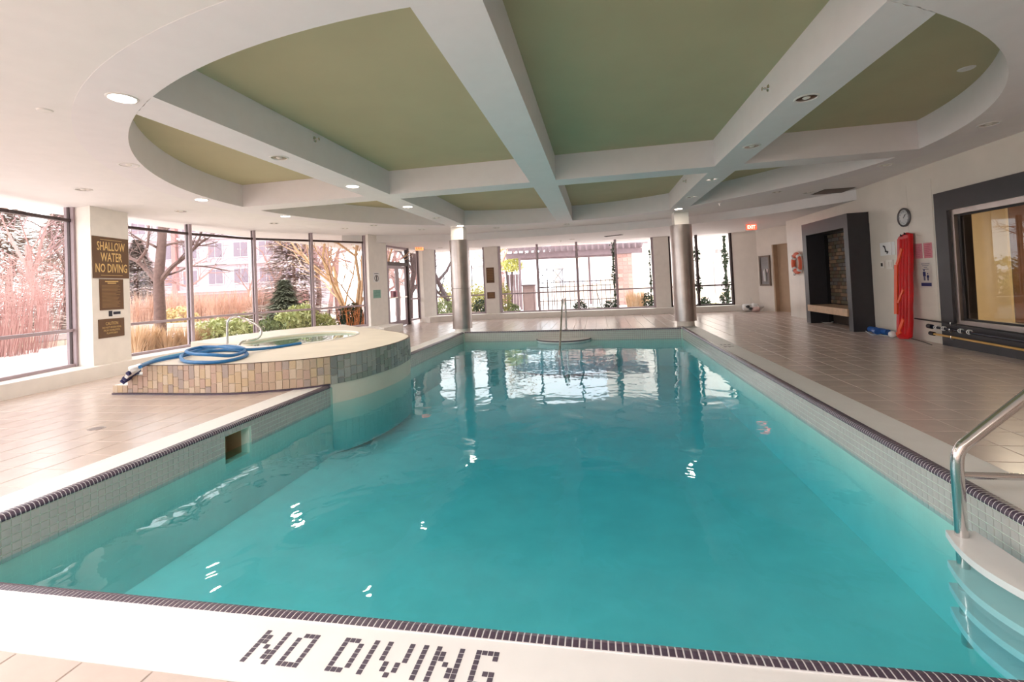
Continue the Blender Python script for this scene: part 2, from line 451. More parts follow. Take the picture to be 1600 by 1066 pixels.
# ---- short angled wall with the service door
A0 = Vector((5.40, 16.72, 0)); ad = Vector((.36, -.933, 0)).normalized(); an = Vector((.933, .36, 0))
def angled(s0, s1, o0, o1, z0, z1, name, material, parent=None, label=None):
    p = [A0+ad*s0+an*o0, A0+ad*s1+an*o0, A0+ad*s1+an*o1, A0+ad*s0+an*o1]
    b = MB().prism([(v.x, v.y) for v in p], z0, z1)
    return b.build(name, material, parent, label=label) if parent else structure(name, b, material)
angled(0, .68, 0, .2, 0, ZF+.05, 'wall_far', M_wall)
angled(.68, 1.75, 0, .2, 2.17, ZF+.05, 'wall_far', M_wall)
angled(1.75, 3.0, 0, .2, 0, ZF+.05, 'wall_far', M_wall)
d2 = thing('door_2', None, None, A0+ad*.7, kind='structure')
angled(.68, .74, 0, .2, 0, 2.17, 'jamb', M_doorwood, d2); angled(1.69, 1.75, 0, .2, 0, 2.17, 'jamb', M_doorwood, d2)
angled(.74, 1.69, .14, .19, 0, 2.17, 'door_panel', M_doorwood, d2)
lk = angled(1.5, 1.6, .10, .14, .95, 1.15, 'lever_handle', M_metal, d2)

# ---- right wall
wall_right = structure('wall_right', MB().box((WR, 12.46, 0), (WR+.25, 14.4, ZO+.02)), M_tilewall)
for bx in (((WR, 8.46, 0), (WR+.25, 10.35, 2.43)), ((WR, 10.35, 2.43), (WR+.25, 12.46, ZO+.02)), ((WR+.14, 10.35, 0), (WR+.25, 12.46, 2.43)), ((WR, -3.2, 0), (WR+.25, 5.6, 2.43)), ((WR, -3.2, 2.43), (WR+.25, 10.35, ZO+.02)), ((WR+.25, 14.2, 0), (6.8, 14.4, ZO+.02))):
    structure('wall_right', MB().box(*bx), M_tilewall)
# tile joints on the far stretch of the right wall: thin proud tiles
wtm = MB().box((0, 0, 0), (.006, .596, .296)); wt_me = bpy.data.meshes.new('wall_tile'); wt_me.from_pydata(wtm.v, [], wtm.f); wt_me.materials.append(M_tilewall)
for (ya, yb) in ((12.5, 14.32), (8.58, 10.34)):
    n = int((yb-ya)/.6)
    for i in range(n):
        for k in range(7 if ya > 12 else 9):
            piece('wall_tile', wt_me, wall_right, Matrix.Translation((WR-.006, ya+i*.6, .01+k*.3)))
wb = MB(); wb.box((-8.2, -3.4, 0), (6.6, -3.2, ZO+.1))
structure('wall_behind', wb, M_wall)

# ---- room seen through the interior window
lr = MB(); lr.box((8.6, 3.2, 0), (8.75, 11.5, 2.9)); lr.box((5.72, 11.4, 0), (8.6, 11.55, 2.9)); lr.box((5.72, 3.1, 0), (8.6, 3.25, 2.9))
lr.box((5.72, 3.2, 2.75), (8.7, 11.5, 2.9)); lr.box((5.72, 3.2, -.3), (8.7, 11.5, -.006))
M_yel = mat('yellow_lounge_paint', (242, 226, 190), .6, var=.03)
structure('wall_lounge', lr, M_yel)
M_brownwall = mat('brown_lounge_panelling', (120, 84, 66), .35, var=.2, scale=3)
bp_ = thing('panelled_partition', 'brown wood panelled partition seen at right through the black framed interior window', 'partition', (8.55, 8.0, 0))
for k in range(15): MB().box((8.53, 4.2+k*.47, .02), (8.57, 4.2+k*.47+.455, 2.7)).build('wall_panel', M_brownwall, bp_)
MB().box((8.57, 4.2, 0), (8.595, 11.3, 2.74)).build('panel_backing', M_dark, bp_)
ll = bpy.data.lights.new('lounge_lamp', 'AREA'); ll.shape = 'DISK'; ll.size = .5; ll.energy = 26; ll.color = (1, .90, .76)
lo = bpy.data.objects.new('lounge_lamp', ll); lo.location = (6.9, 9.2, 2.72); COL.objects.link(lo)

# ---- interior window
iw = thing('window_7', None, None, (WR, 7.0, 0), kind='structure')
sb = MB(); X0, X1 = WR-.06, WR+.27
sb.box((X0, 8.2, 0), (X1, 8.46, 2.43)); sb.box((X0, 5.6, 0), (X1, 5.96, 2.43)); sb.box((X0, 5.96, 0), (X1, 8.2, .34)); sb.box((X0, 5.96, 2.13), (X1, 8.2, 2.43))
sb.build('surround', M_dark, iw, label='black surround of the interior window')
mf = MB()
mf.box((WR-.02, 8.12, .34), (WR+.06, 8.2, 2.13)); mf.box((WR-.02, 5.96, .34), (WR+.06, 6.04, 2.13)); mf.box((WR-.02, 6.04, .34), (WR+.06, 8.12, .42)); mf.box((WR-.02, 6.04, 2.05), (WR+.06, 8.12, 2.13))
mf.build('metal_frame', M_metal, iw)
gk = MB(); gk.box((WR+.03, 8.07, .42), (WR+.07, 8.12, 2.05)); gk.box((WR+.03, 6.04, .42), (WR+.07, 8.07, .45)); gk.box((WR+.03, 6.04, 2.02), (WR+.07, 8.07, 2.05))
gk.build('gasket', M_black, iw)
MB().box((WR+.045, 6.04, .42), (WR+.055, 8.12, 2.05)).build('pane', glass_mat('lounge_glass', (.95, .93, .88), 1.3), iw)

# ================================================================== POOL
pool = thing('swimming_pool', 'long turquoise indoor pool with white coping, dark tiled edge and pale waterline tiles', 'pool', ((PL+PR)/2, 7, 0))
cp = MB()
cp.box((-4.07, 1.36, -.06), (-3.745, 5.72, .002)); cp.box((-4.07, 8.35, -.06), (-3.745, 12.2, .002))
cp.box((2.105, 1.36, -.06), (2.43, 12.2, .002)); cp.box((-3.745, 1.36, -.06), (2.105, 1.645, .002))
cp.prism([(-4.07, pfar(-4.07)+.02), (2.43, pfar(2.43)+.02), (2.43, pfar(2.43)+.12), (-4.07, pfar(-4.07)+.12)], -.3, .002)
cp.build('coping', M_coping, pool)
# raised white band along the near coping
ZB = -.95
bs = MB()
def wallbox(a, b): bs.box(a, b)
SK = (3.93, 4.25)                               # skimmer mouth on the left wall
wallbox((PL-.1, PN-.1, ZB), (PL, SK[0], -.03)); wallbox((PL-.1, SK[1], ZB), (PL, 12.5, -.03)); wallbox((PL-.1, SK[0], ZB), (PL, SK[1], -.36)); wallbox((PL-.1, SK[0], -.09), (PL, SK[1], -.03))
wallbox((PR, PN-.1, ZB), (PR+.1, 12.5, -.03)); wallbox((PL, PN-.1, ZB), (PR, PN, -.03))
bs.prism([(PL, pfar(PL)), (PR, pfar(PR)), (PR, pfar(PR)+.2), (PL, pfar(PL)+.2)], ZB, -.03)
bs.box((PL-.1, PN-.1, ZB-.5), (PR+.1, 12.6, ZB-.42))
nu, nv = 16, 26; fv, ff = [], []
for j in range(nv+1):
    for i in range(nu+1):
        u, v = i/nu, j/nv; x = PL+(PR-PL)*u
        y = PN+(pfar(x)-PN)*v
        fv.append((x, y, ZB-.38*(math.sin(math.pi*u)**.8)*(math.sin(math.pi*min(1, v*1.0))**.6 if v < .5 else math.sin(math.pi*v)**1.4)))
for j in range(nv):
    for i in range(nu): ff.append((j*(nu+1)+i, j*(nu+1)+i+1, (j+1)*(nu+1)+i+1, (j+1)*(nu+1)+i))
bs.add(fv, ff)
bs.build('basin', M_plaster, pool)
sk = MB(); sk.box((PL-.30, SK[0]-.02, -.38), (PL-.28, SK[1]+.02, -.07)); sk.box((PL-.28, SK[0]-.02, -.36), (PL-.1, SK[0], -.09)); sk.box((PL-.28, SK[1], -.36), (PL-.1, SK[1]+.02, -.09)); sk.box((PL-.28, SK[0], -.38), (PL-.1, SK[1], -.36)); sk.box((PL-.28, SK[0], -.09), (PL-.1, SK[1], -.07))
sk.build('skimmer_box', mat('tan_skimmer', (206, 170, 134), .5), pool, label='tan skimmer mouth in the left pool wall')
# nosing tiles: quarter-round dark tiles; local x across the edge (0 = pool face, negative = deck), local y along
def nosing_mesh(wd):
    prof = [(-.062, .002), (-.062, .007), (-.03, .007), (-.012, .002), (-.003, -.008), (.004, -.022), (.004, -.034), (-.006, -.034)]
    n = len(prof); b = MB()
    vs = [(x, -wd/2, z) for x, z in prof]+[(x, wd/2, z) for x, z in prof]
    fs = [(i, (i+1) % n, n+(i+1) % n, n+i) for i in range(n)]+[tuple(range(n-1, -1, -1)), tuple(range(n, 2*n))]
    b.add(vs, fs); return b
NP = .0253
nm = nosing_mesh(NP-.0055); nme = bpy.data.meshes.new('nosing_tile'); nme.from_pydata(nm.v, [], nm.f); nme.materials.append(M_nosing)
spots = []
for i in range(int((PR-PL)/NP)): spots.append((PL+NP*(i+.5), PN, -math.pi/2+math.pi, 'n'))
for i in range(int((12.2-PN)/NP)):
    y = PN+NP*(i+.5)
    if y < 5.74 or y > 8.33: spots.append((PL, y, 0, 'l'))
    spots.append((PR, y, math.pi, 'r'))
for i in range(int((PR-PL)/NP)):
    x = PL+NP*(i+.5); spots.append((x, pfar(x), -math.pi/2, 'f'))
def vis_rank(x, y, z=0):
    c = RC.T @ np.array([x, y, z-EYE]); d = -c[2]
    if d < .2: return 1e9
    u, v = PX+F*c[0]/d, PY-F*c[1]/d
    return d if (-10 < u < 1610 and -10 < v < 1076) else 1e9
# near edge faces +y: rotate local -x (deck) to -y
ranked = sorted(spots, key=lambda s: vis_rank(s[0], s[1])); keep = set(ranked[:295]); rest = MB()
for s in spots:
    x, y, a, side = s
    if side == 'n': a = math.pi/2
    M4 = Matrix.Translation((x, y, 0)) @ Matrix.Rotation(a, 4, 'Z')
    if s in keep: piece('nosing_tile', nme, pool, M4)
    else: rest.add([tuple(M4 @ Vector(v)) for v in nm.v], nm.f)
tag(rest.build('nosing_tile_run', M_nosing, pool), kind='stuff')
GP = [(-.066, -.03), (-.066, .0056), (-.03, .0056), (-.0127, .001), (-.0043, -.0088), (.0025, -.0222), (.0025, -.0335), (-.02, -.034)]
def grout_run(p0, p1, a):
    p0 = Vector((*p0, 0)); p1 = Vector((*p1, 0)); R_ = Matrix.Rotation(a, 3, 'Z'); n = len(GP)
    vs = [R_ @ Vector((x, 0, z))+p0 for x, z in GP]+[R_ @ Vector((x, 0, z))+p1 for x, z in GP]
    MB().add(vs, [(i, (i+1) % n, n+(i+1) % n, n+i) for i in range(n)]+[tuple(range(n-1, -1, -1)), tuple(range(n, 2*n))]).build('nosing_grout', M_tilegrout, pool)
grout_run((PL, PN), (PL, 5.72), 0); grout_run((PL, 8.35), (PL, 12.2), 0); grout_run((PR, 12.0), (PR, PN), math.pi); grout_run((PR, PN), (PL, PN), math.pi/2); grout_run((PL, pfar(PL)), (PR, pfar(PR)), -math.pi/2)
# waterline tiles
WT = .0505; wme_b = MB().box((0, -.0225, -.0225), (.004, .0225, .0225)); wme = bpy.data.meshes.new('waterline_tile'); wme.from_pydata(wme_b.v, [], wme_b.f); wme.materials.append(M_wtile)
spots = []
for j in range(5):
    z = -.062-j*WT
    for i in range(int((12.2-PN)/WT)):
        y = PN+WT*(i+.5)
        if (y < 5.74 or y > 8.33) and not (SK[0]-.03 < y < SK[1]+.03 and j > 0): spots.append((PL, y, z, 0))
        spots.append((PR, y, z, math.pi))
    for i in range(int((PR-PL)/WT)):
        x = PL+WT*(i+.5); spots.append((x, pfar(x), z, -math.pi/2))
ranked = sorted(spots, key=lambda s: vis_rank(s[0], s[1], s[2])); keep = set(ranked[:295]); rest = MB()
for s in spots:
    x, y, z, a = s
    M4 = Matrix.Translation((x, y, z)) @ Matrix.Rotation(a, 4, 'Z')
    if s in keep: piece('waterline_tile', wme, pool, M4)
    else: rest.add([tuple(M4 @ Vector(v)) for v in wme_b.v], wme_b.f)
tag(rest.build('waterline_tile_run', M_wtile, pool), kind='stuff')
# semicircular entry steps at the far end
stc = Vector((-.93, pfar(-.93), 0))
for k, (r, z0, z1) in enumerate(((.70, -.42, -.21), (1.0, -.62, -.42), (1.3, -.95, -.62))):
    a = [(stc.x+r*math.cos(t), stc.y+r*math.sin(t)*.85) for t in np.linspace(math.pi, 2*math.pi, 28)]
    MB().prism(a, z0, z1).build('entry_step', M_coping, pool)
    if k == 0:
        t2 = [(stc.x+(r+.012)*math.cos(t), stc.y+(r+.012)*math.sin(t)*.85, z1-.012) for t in np.linspace(math.pi, 2*math.pi, 28)]
        MB().tube(t2, .014, 6).build('step_nosing', M_nosing, pool)
# NO DIVING in mosaic on the near coping
GLY = {'N': ['X...X', 'XX..X', 'XX..X', 'X.X.X', 'X..XX', 'X..XX', 'X...X'], 'O': ['.XXX', 'X..X', 'X..X', 'X..X', 'X..X', 'X..X', 'XXXX'],
       'D': ['XXX.', 'X..X', 'X..X', 'X..X', 'X..X', 'X..X', 'XXX.'], 'I': ['X']*7, 'V': ['X...X', 'X...X', 'X...X', 'X...X', '.X.X.', '.X.X.', '..X..'],
       'G': ['XXXX', 'X..X', 'X...', 'X...', 'X.XX', 'X..X', 'XXXX']}
lt_b = MB().bevel_box((-.0092, -.0092, .0015), (.0092, .0092, .0035), .001)
lt = bpy.data.meshes.new('letter_tile'); lt.from_pydata(lt_b.v, [], lt_b.f); lt.materials.append(mat('slate_letter_tile', (92, 82, 96), .4, var=.15, scale=40))
CW = .0212
for ch, x0 in (('N', -1.314), ('O', -1.172), ('D', -.985), ('I', -.868), ('V', -.815), ('I', -.678), ('N', -.628), ('G', -.482)):
    for r_, row in enumerate(GLY[ch]):
        for c_, v in enumerate(row):
            if v == 'X': piece('letter_tile', lt, pool, Matrix.Translation((x0+CW*(c_+.5), 1.582-CW*(r_+.5)-(x0+.9)*-.012, 0)))
# depth mark on the right coping, small dark tiles
DM = ['XX..XX', '.X..X.', 'XX..XX', '.X..X.', 'XX..X.']
for r_, row in enumerate(DM):
    for c_, v in enumerate(row):
        if v == 'X': piece('depth_mark_tile', lt, pool, Matrix.Translation((2.19+.035*r_, 8.95-.06*c_, 0)) @ Matrix.Diagonal((1.6, 2.4, 1, 1)))

# ---- water
def water_mat():
    M = bpy.data.materials.new('turquoise_water'); M.use_nodes = True; nt = M.node_tree
    nt.nodes.remove(nt.nodes['Principled BSDF']); out = nt.nodes['Material Output']
    tr = nt.nodes.new('ShaderNodeBsdfTransparent'); tr.inputs[0].default_value = (.78, .96, .97, 1)
    gl = nt.nodes.new('ShaderNodeBsdfGlossy'); gl.inputs['Roughness'].default_value = .015
    fr = nt.nodes.new('ShaderNodeFresnel'); fr.inputs['IOR'].default_value = 1.34
    ge = nt.nodes.new('ShaderNodeNewGeometry'); sp = nt.nodes.new('ShaderNodeSeparateXYZ')
    gt = nt.nodes.new('ShaderNodeMath'); gt.operation = 'GREATER_THAN'; gt.inputs[1].default_value = .5
    mu = nt.nodes.new('ShaderNodeMath'); mu.operation = 'MULTIPLY'
    tc = nt.nodes.new('ShaderNodeTexCoord')
    mp = nt.nodes.new('ShaderNodeMapping'); mp.inputs['Scale'].default_value = (1.1, 1.0, 1)
    n1 = nt.nodes.new('ShaderNodeTexNoise'); n1.inputs['Scale'].default_value = 1.3; n1.inputs['Detail'].default_value = 3; n1.inputs['Roughness'].default_value = .5
    n1.inputs['Distortion'].default_value = .6
    bp = nt.nodes.new('ShaderNodeBump'); bp.inputs['Strength'].default_value = .10; bp.inputs['Distance'].default_value = .12
    mx = nt.nodes.new('ShaderNodeMixShader'); ab = nt.nodes.new('ShaderNodeVolumeAbsorption')
    ab.inputs['Color'].default_value = (.02, .81, .95, 1); ab.inputs['Density'].default_value = .56
    L = nt.links.new
    fb = nt.nodes.new('ShaderNodeMath'); fb.operation = 'SUBTRACT'; fb.inputs[0].default_value = 1.0; fb.use_clamp = True
    m3 = nt.nodes.new('ShaderNodeMath'); m3.operation = 'MULTIPLY'
    L(ge.outputs['Normal'], sp.inputs[0]); L(sp.outputs['Z'], gt.inputs[0]); L(ge.outputs['Backfacing'], fb.inputs[1]); L(gt.outputs[0], m3.inputs[0]); L(fb.outputs[0], m3.inputs[1])
    L(fr.outputs[0], mu.inputs[0]); L(m3.outputs[0], mu.inputs[1])
    n2 = nt.nodes.new('ShaderNodeTexNoise'); n2.inputs['Scale'].default_value = 6.5; n2.inputs['Detail'].default_value = 2
    ma = nt.nodes.new('ShaderNodeMath'); ma.operation = 'MULTIPLY_ADD'; ma.inputs[1].default_value = .10
    L(tc.outputs['Object'], mp.inputs['Vector']); L(mp.outputs['Vector'], n1.inputs['Vector']); L(mp.outputs['Vector'], n2.inputs['Vector'])
    L(n2.outputs['Fac'], ma.inputs[0]); L(n1.outputs['Fac'], ma.inputs[2]); L(ma.outputs[0], bp.inputs['Height'])
    L(bp.outputs['Normal'], gl.inputs['Normal']); L(bp.outputs['Normal'], fr.inputs['Normal'])
    L(mu.outputs[0], mx.inputs[0]); L(tr.outputs[0], mx.inputs[1]); L(gl.outputs[0], mx.inputs[2])
    L(mx.outputs[0], out.inputs['Surface']); L(ab.outputs[0], out.inputs['Volume'])
    return M
M_water = water_mat()
ZW = -.26
wtr = MB().prism([(PL-.03, PN-.03), (PR+.03, PN-.03), (PR+.03, pfar(PR)+.03), (PL-.03, pfar(PL)+.03)], ZB-.40, ZW).build('pool_water', M_water)
tag(wtr, 'clear turquoise water filling the long pool', 'water')

# ================================================================== RAISED SPA
SZ = .40
front = smoothline([(-6.2, 5.27, 0), (-5.5, 5.25, 0), (-4.82, 5.27, 0), (-4.29, 5.42, 0), (-3.95, 5.58, 0), (-3.70, 5.78, 0)], 8)
side = smoothline([(-3.70, 5.78, 0), (-3.50, 6.15, 0), (-3.38, 6.65, 0), (-3.34, 7.2, 0), (-3.42, 7.8, 0), (-3.60, 8.25, 0), (-3.9, 8.65, 0), (-4.3, 9.05, 0), (-4.8, 9.5, 0)], 8)
back = [(-5.4, 10.0), (-6.1, 10.6), (-6.7, 11.2), (-7.3, 11.0), (-7.9, 10.1), (-8.2, 9.2), (-8.25, 8.0), (-7.6, 7.7), (-6.9, 7.5), (-6.2, 7.3)]
spa = thing('raised_spa', 'raised round spa platform faced in tan and grey stone tiles beside the left window', 'hot tub', (-5.2, 7.2, 0))
poly = [(p.x, p.y) for p in front]+[(p.x, p.y) for p in side[1:]]+back
BC_, BA, BB = (-5.75, 8.1), .95, 1.2
basin = [(BC_[0]+BA*math.cos(t), BC_[1]+BB*math.sin(t)) for t in np.linspace(0, 2*math.pi, 49)[:-1]]
M_spatop = mat('cream_spa_deck', (238, 228, 212), .55, var=.05, scale=2)
pb = MB()
def ring_cap(mb, outer, inner, z):
    al = [Vector((p[0], p[1], 0)) for p in outer]+[Vector((p[0], p[1], 0)) for p in inner]
    n = len(outer); fs = []
    for a, b, c in tessellate_polygon([al[:n], al[n:]]):
        ar = (al[b]-al[a]).cross(al[c]-al[a]).z
        fs.append((a, b, c) if ar > 0 else (a, c, b))
    mb.add([(p.x, p.y, z) for p in al], fs)
ring_cap(pb, poly, basin, SZ)
def shrink(pl, s): return pl
pb.prism(poly, -.95, SZ, caps=False); pb.prism(basin, .05, SZ, caps=False)
pb.build('platform', M_spatop, spa)
MB().prism(basin, .16, .18).build('tub_floor', M_spatop, spa)
wb_ = MB().prism([(BC_[0]+(BA-.005)*math.cos(t), BC_[1]+(BB-.005)*math.sin(t)) for t in np.linspace(0, 2*math.pi, 49)[:-1]], .36, .37)
wb_.build('tub_water', glass_mat('tub_water_surface', (.80, .93, .90), 1.0), spa, label='still pale water in the spa')
rimp = MB()
rimp.tube([(BC_[0]+(BA+.03)*math.cos(t), BC_[1]+(BB+.03)*math.sin(t), SZ+.004) for t in np.linspace(0, 2*math.pi, 61)], .02, 6, cap=False)
rimp.build('tub_rim', M_coping, spa, smooth=True)
for (x0, z) in ((-6.72, .13), (-6.46, .27)):
    MB().box((x0, 5.285, 0), (-6.2, 7.25, z)).build('step', M_coping, spa)
lo_ = MB(); ln = [(-6.73, 5.262, 0)]+[(p.x, p.y-.012, 0) for p in front]
for a, b in zip(ln[:-1], ln[1:]): bar_between(lo_, a, b, 0, .022, .022)
lo_.build('dark_base_strip', M_nosing, spa)
tans = [mat('tan_stone_%s' % n, c, .55, var=.14, scale=25) for n, c in (('sand', (214, 194, 172)), ('buff', (196, 172, 150)), ('ochre', (206, 182, 150)), ('dusk', (176, 160, 152)), ('rose', (196, 168, 152)))]
greys = [mat('grey_stone_%s' % n, c, .4, var=.14, scale=25) for n, c in (('slate', (170, 168, 166)), ('ash', (184, 180, 174)), ('moss', (160, 162, 152)), ('iron', (150, 146, 142)))]
def cube_me(material):
    b = MB().bevel_box((-.5, -.5, -.5), (.5, .5, .5), .06); me = bpy.data.meshes.new('stone_tile'); me.from_pydata(b.v, [], b.f); me.materials.append(material); return me
tan_me = [cube_me(x) for x in tans]; grey_me = [cube_me(x) for x in greys]
def stone_run(line, wd, z0, z1, mes, cut=None, pieces=3):
    P = [Vector((p[0], p[1], 0)) for p in line]; seg = [(P[i+1]-P[i]).length for i in range(len(P)-1)]; tot = sum(seg)
    n = int(round(tot/wd)); wd = tot/n; cnt = 0
    def pos(s):
        for i, l in enumerate(seg):
            if s <= l or i == len(seg)-1: return P[i]+(P[i+1]-P[i])*(s/l), (P[i+1]-P[i]).normalized()
            s -= l
    for k in range(n):
        p, t = pos(wd*(k+.5)); nn = Vector((t.y, -t.x, 0)); top = z1
        if cut: top = cut(p)
        cuts = [z0]; z = z0+random.uniform(.05, .15)
        while z < top-.05: cuts.append(z); z += random.uniform(.10, .155)
        cuts.append(top)
        for a, b in zip(cuts[:-1], cuts[1:]):
            c = p+nn*(.004+random.uniform(0, .004)); c.z = (a+b)/2
            M4 = Matrix.Translation(c) @ Matrix.Rotation(math.atan2(t.y, t.x), 4, 'Z') @ Matrix.Diagonal((wd-.007, .02, b-a-.007, 1))
            piece('stone_tile', random.choice(mes), spa, M4); cnt += 1
    return cnt
c1 = stone_run([(-6.72, 5.27, 0)]+front, .086, .024, SZ-.004, tan_me, cut=lambda p: .127 if p.x < -6.46 else (.267 if p.x < -6.2 else SZ-.004))
c2 = stone_run(side, .10, .004, SZ-.004, grey_me)
gb_ = MB()
for a, b in zip(list(front)[:-1], list(front)[1:]): bar_between(gb_, a, b, SZ-.004, SZ+.003, .03)
for a, b in zip(list(side)[:-1], list(side)[1:]): bar_between(gb_, a, b, SZ-.004, SZ+.003, .03)
gb_.build('rim_edge', mat('brown_rim_edge', (120, 98, 84), .5), spa)
b1 = Vector(ony(357, 541, 7.25)); 
rl = smoothline([(-6.69, 7.25, SZ), ony(355, 520, 7.25), ony(356, 503, 7.25), ony(363, 496, 7.28), ony(375, 496, 7.32), ony(395, 504, 7.4), ony(406, 512, 7.45), ony(408, 521, 7.45), ony(402, 529, 7.4), ony(390, 532, 7.3), ony(379, 534, 7.2), (-6.33, 7.1, SZ)], 6)
gr_ = thing('grab_rail', 'bent chrome grab rail looping over the edge of the raised spa', 'handrail', (-6.69, 7.25, SZ))
MB().tube(rl, .021, 10).build('tube', M_chrome, gr_, smooth=True)
for p in ((-6.69, 7.25), (-6.33, 7.1)):
    MB().lathe([(0, .012), (.045, .012), (.05, 0)], 16, (p[0], p[1], SZ)).build('escutcheon', M_chrome, gr_)

# vacuum hose and head
M_hose = mat('blue_hose', (40, 116, 176), .45, var=.1, scale=20)
hp = [onz(x, y, SZ+.03) for x, y in ((219, 573), (235, 566), (262, 560), (285, 556), (310, 551), (335, 548), (360, 547), (380, 549), (386, 554), (372, 560), (345, 565), (315, 566), (288, 564), (284, 559), (300, 553), (325, 547), (352, 544), (376, 546), (382, 552), (362, 559), (330, 562), (300, 560), (292, 555), (315, 549), (345, 549), (368, 552), (392, 549), (425, 543), (470, 536))]
for i, p in enumerate(hp): p.z = SZ+.026+(.034 if 13 <= i <= 19 else .07 if i > 19 and i < 26 else 0)+(.03 if i == 26 else 0)
hs = thing('vacuum_hose', 'coiled blue vacuum hose lying on the rim of the raised spa', 'hose', (hp[9].x, hp[9].y, SZ))
MB().tube(smoothline(hp, 6), .024, 8).build('hose_tube', M_hose, hs, smooth=True)
hp2 = [onz(x, y, SZ+.03) for x, y in ((222, 570), (250, 560), (290, 552), (330, 545), (352, 541))]
for p in hp2: p.z = SZ+.03
MB().tube(smoothline(hp2, 6), .02, 8).build('hose_tube', mat('pale_blue_hose', (92, 160, 196), .45), hs, smooth=True)
vh0 = Vector((-6.34, 5.22, .30)); Rv = Matrix.Rotation(math.radians(-20), 3, 'Z') @ Matrix.Rotation(math.radians(-35), 3, 'Y') @ Matrix.Rotation(math.radians(30), 3, 'X')
vh = thing('pool_vacuum', 'white and navy pool vacuum head propped on the spa steps', 'pool cleaner', vh0)
MB().bevel_box((-.13, -.10, -.025), (.12, .10, .02), .012, Rv, vh0).build('body', M_white, vh)
M_navy = mat('navy_plastic', (24, 32, 92), .4)
for x in (-.12, -.05): MB().bevel_box((x, -.115, -.035), (x+.045, .115, .03), .01, Rv, vh0).build('brush_bar', M_navy, vh)
for y in (-.10, .075): MB().lathe([(0, -.015), (.03, -.015), (.03, .015), (0, .015)], 14, vh0+Rv @ Vector((.10, y+.012, .0)), Rv @ Matrix.Rotation(math.pi/2, 3, 'X')).build('wheel', M_navy, vh)
MB().tube([vh0+Rv @ Vector((.02, 0, .02)), vh0+Rv @ Vector((.07, 0, .06)), hp2[0]], .024, 10).build('swivel_neck', M_white, vh, smooth=True)

# ================================================================== COLUMNS
def column(x, y, label, seam):
    c = thing('column', label, 'column', (x, y, 0))
    MB().lathe([(.22, 0), (.22, .12)], 32, (x, y, 0)).build('plinth', M_pier, c, smooth=True)
    R_ = .275
    if seam:
        MB().lathe([(.2, .10), (R_, .10), (R_, 1.215), (R_-.01, 1.22), (R_-.01, 1.23)], 48, (x, y, 0)).build('lower_cladding', M_metal, c, smooth=True)
        MB().lathe([(R_-.01, 1.225), (R_, 1.235), (R_, 2.59), (.15, 2.59)], 48, (x, y, 0)).build('upper_cladding', M_metal, c, smooth=True)
    else:
        MB().lathe([(.2, .13), (R_, .13), (R_, 2.62), (.15, 2.62)], 48, (x, y, 0)).build('cladding', M_metal, c, smooth=True)
    MB().bevel_box((x-.18, y-.18, 2.585), (x+.18, y+.18, ZC+.012), .01).build('capital', M_pier, c)
column(-3.79, 12.45, 'brushed steel column with a joint at mid height, left far corner of pool', True)
column(2.23, 12.5, 'brushed steel column at the right far corner of the pool', False)

# ================================================================== LADDER and stair rail
lad = thing('pool_ladder', 'steel pool ladder with white treads on the right pool wall', 'ladder', (1.83, 2.6, ZB))
RX = 1.84
for Yr in (2.83, 2.36):
    pts = smoothline([(RX, Yr, -.72), (RX, Yr, -.3), (RX, Yr, .0), (RX, Yr, .22), (RX+.02, Yr, .31), (RX+.09, Yr, .38), (RX+.32, Yr, .58), (RX+.50, Yr, .73), (RX+.62, Yr, .77), (RX+.74, Yr, .70), (RX+.80, Yr, .55), (RX+.80, Yr, .0)], 6)
    MB().tube(pts, .028, 14).build('rail', M_chrome, lad, smooth=True)
    MB().tube([(RX, Yr, .172), (RX+.80, Yr, .172)], .0175, 12).build('brace', M_chrome, lad, smooth=True)
    MB().lathe([(.03, .012), (.055, .010), (.06, 0.004)], 18, (RX+.80, Yr, 0)).build('escutcheon', M_chrome, lad, smooth=True)
for z in (-.148, -.31, -.43, -.56):
    y0, y1 = 2.28, 2.885; tp = []
    for t in np.linspace(0, 1, 13): tp.append((RX-.04-.07*math.sin(math.pi*t), y0+(y1-y0)*t))
    tp += [(RX+.10, y1), (RX+.10, y0)]
    MB().prism(tp, z-.035, z).build('tread', M_white, lad)
sr = thing('stair_handrail', 'steel stair handrail standing over the round steps at the far pool edge', 'handrail', (-.87, 12.4, 0))
MB().tube(smoothline([(-.87, 12.42, 0), (-.86, 12.42, .5), (-.86, 12.40, .72), (-.86, 12.28, .83), (-.87, 12.0, .84), (-.88, 11.75, .80), (-.90, 11.55, .55), (-.925, 11.3, .12), (-.95, 11.0, -.35), (-.96, 10.9, -.5), (-.96, 10.88, -.93)], 6), .024, 12).build('tube', M_chrome, sr, smooth=True)
MB().lathe([(.026, .014), (.055, .012), (.06, .002)], 18, (-.87, 12.42, 0)).build('escutcheon', M_chrome, sr, smooth=True)

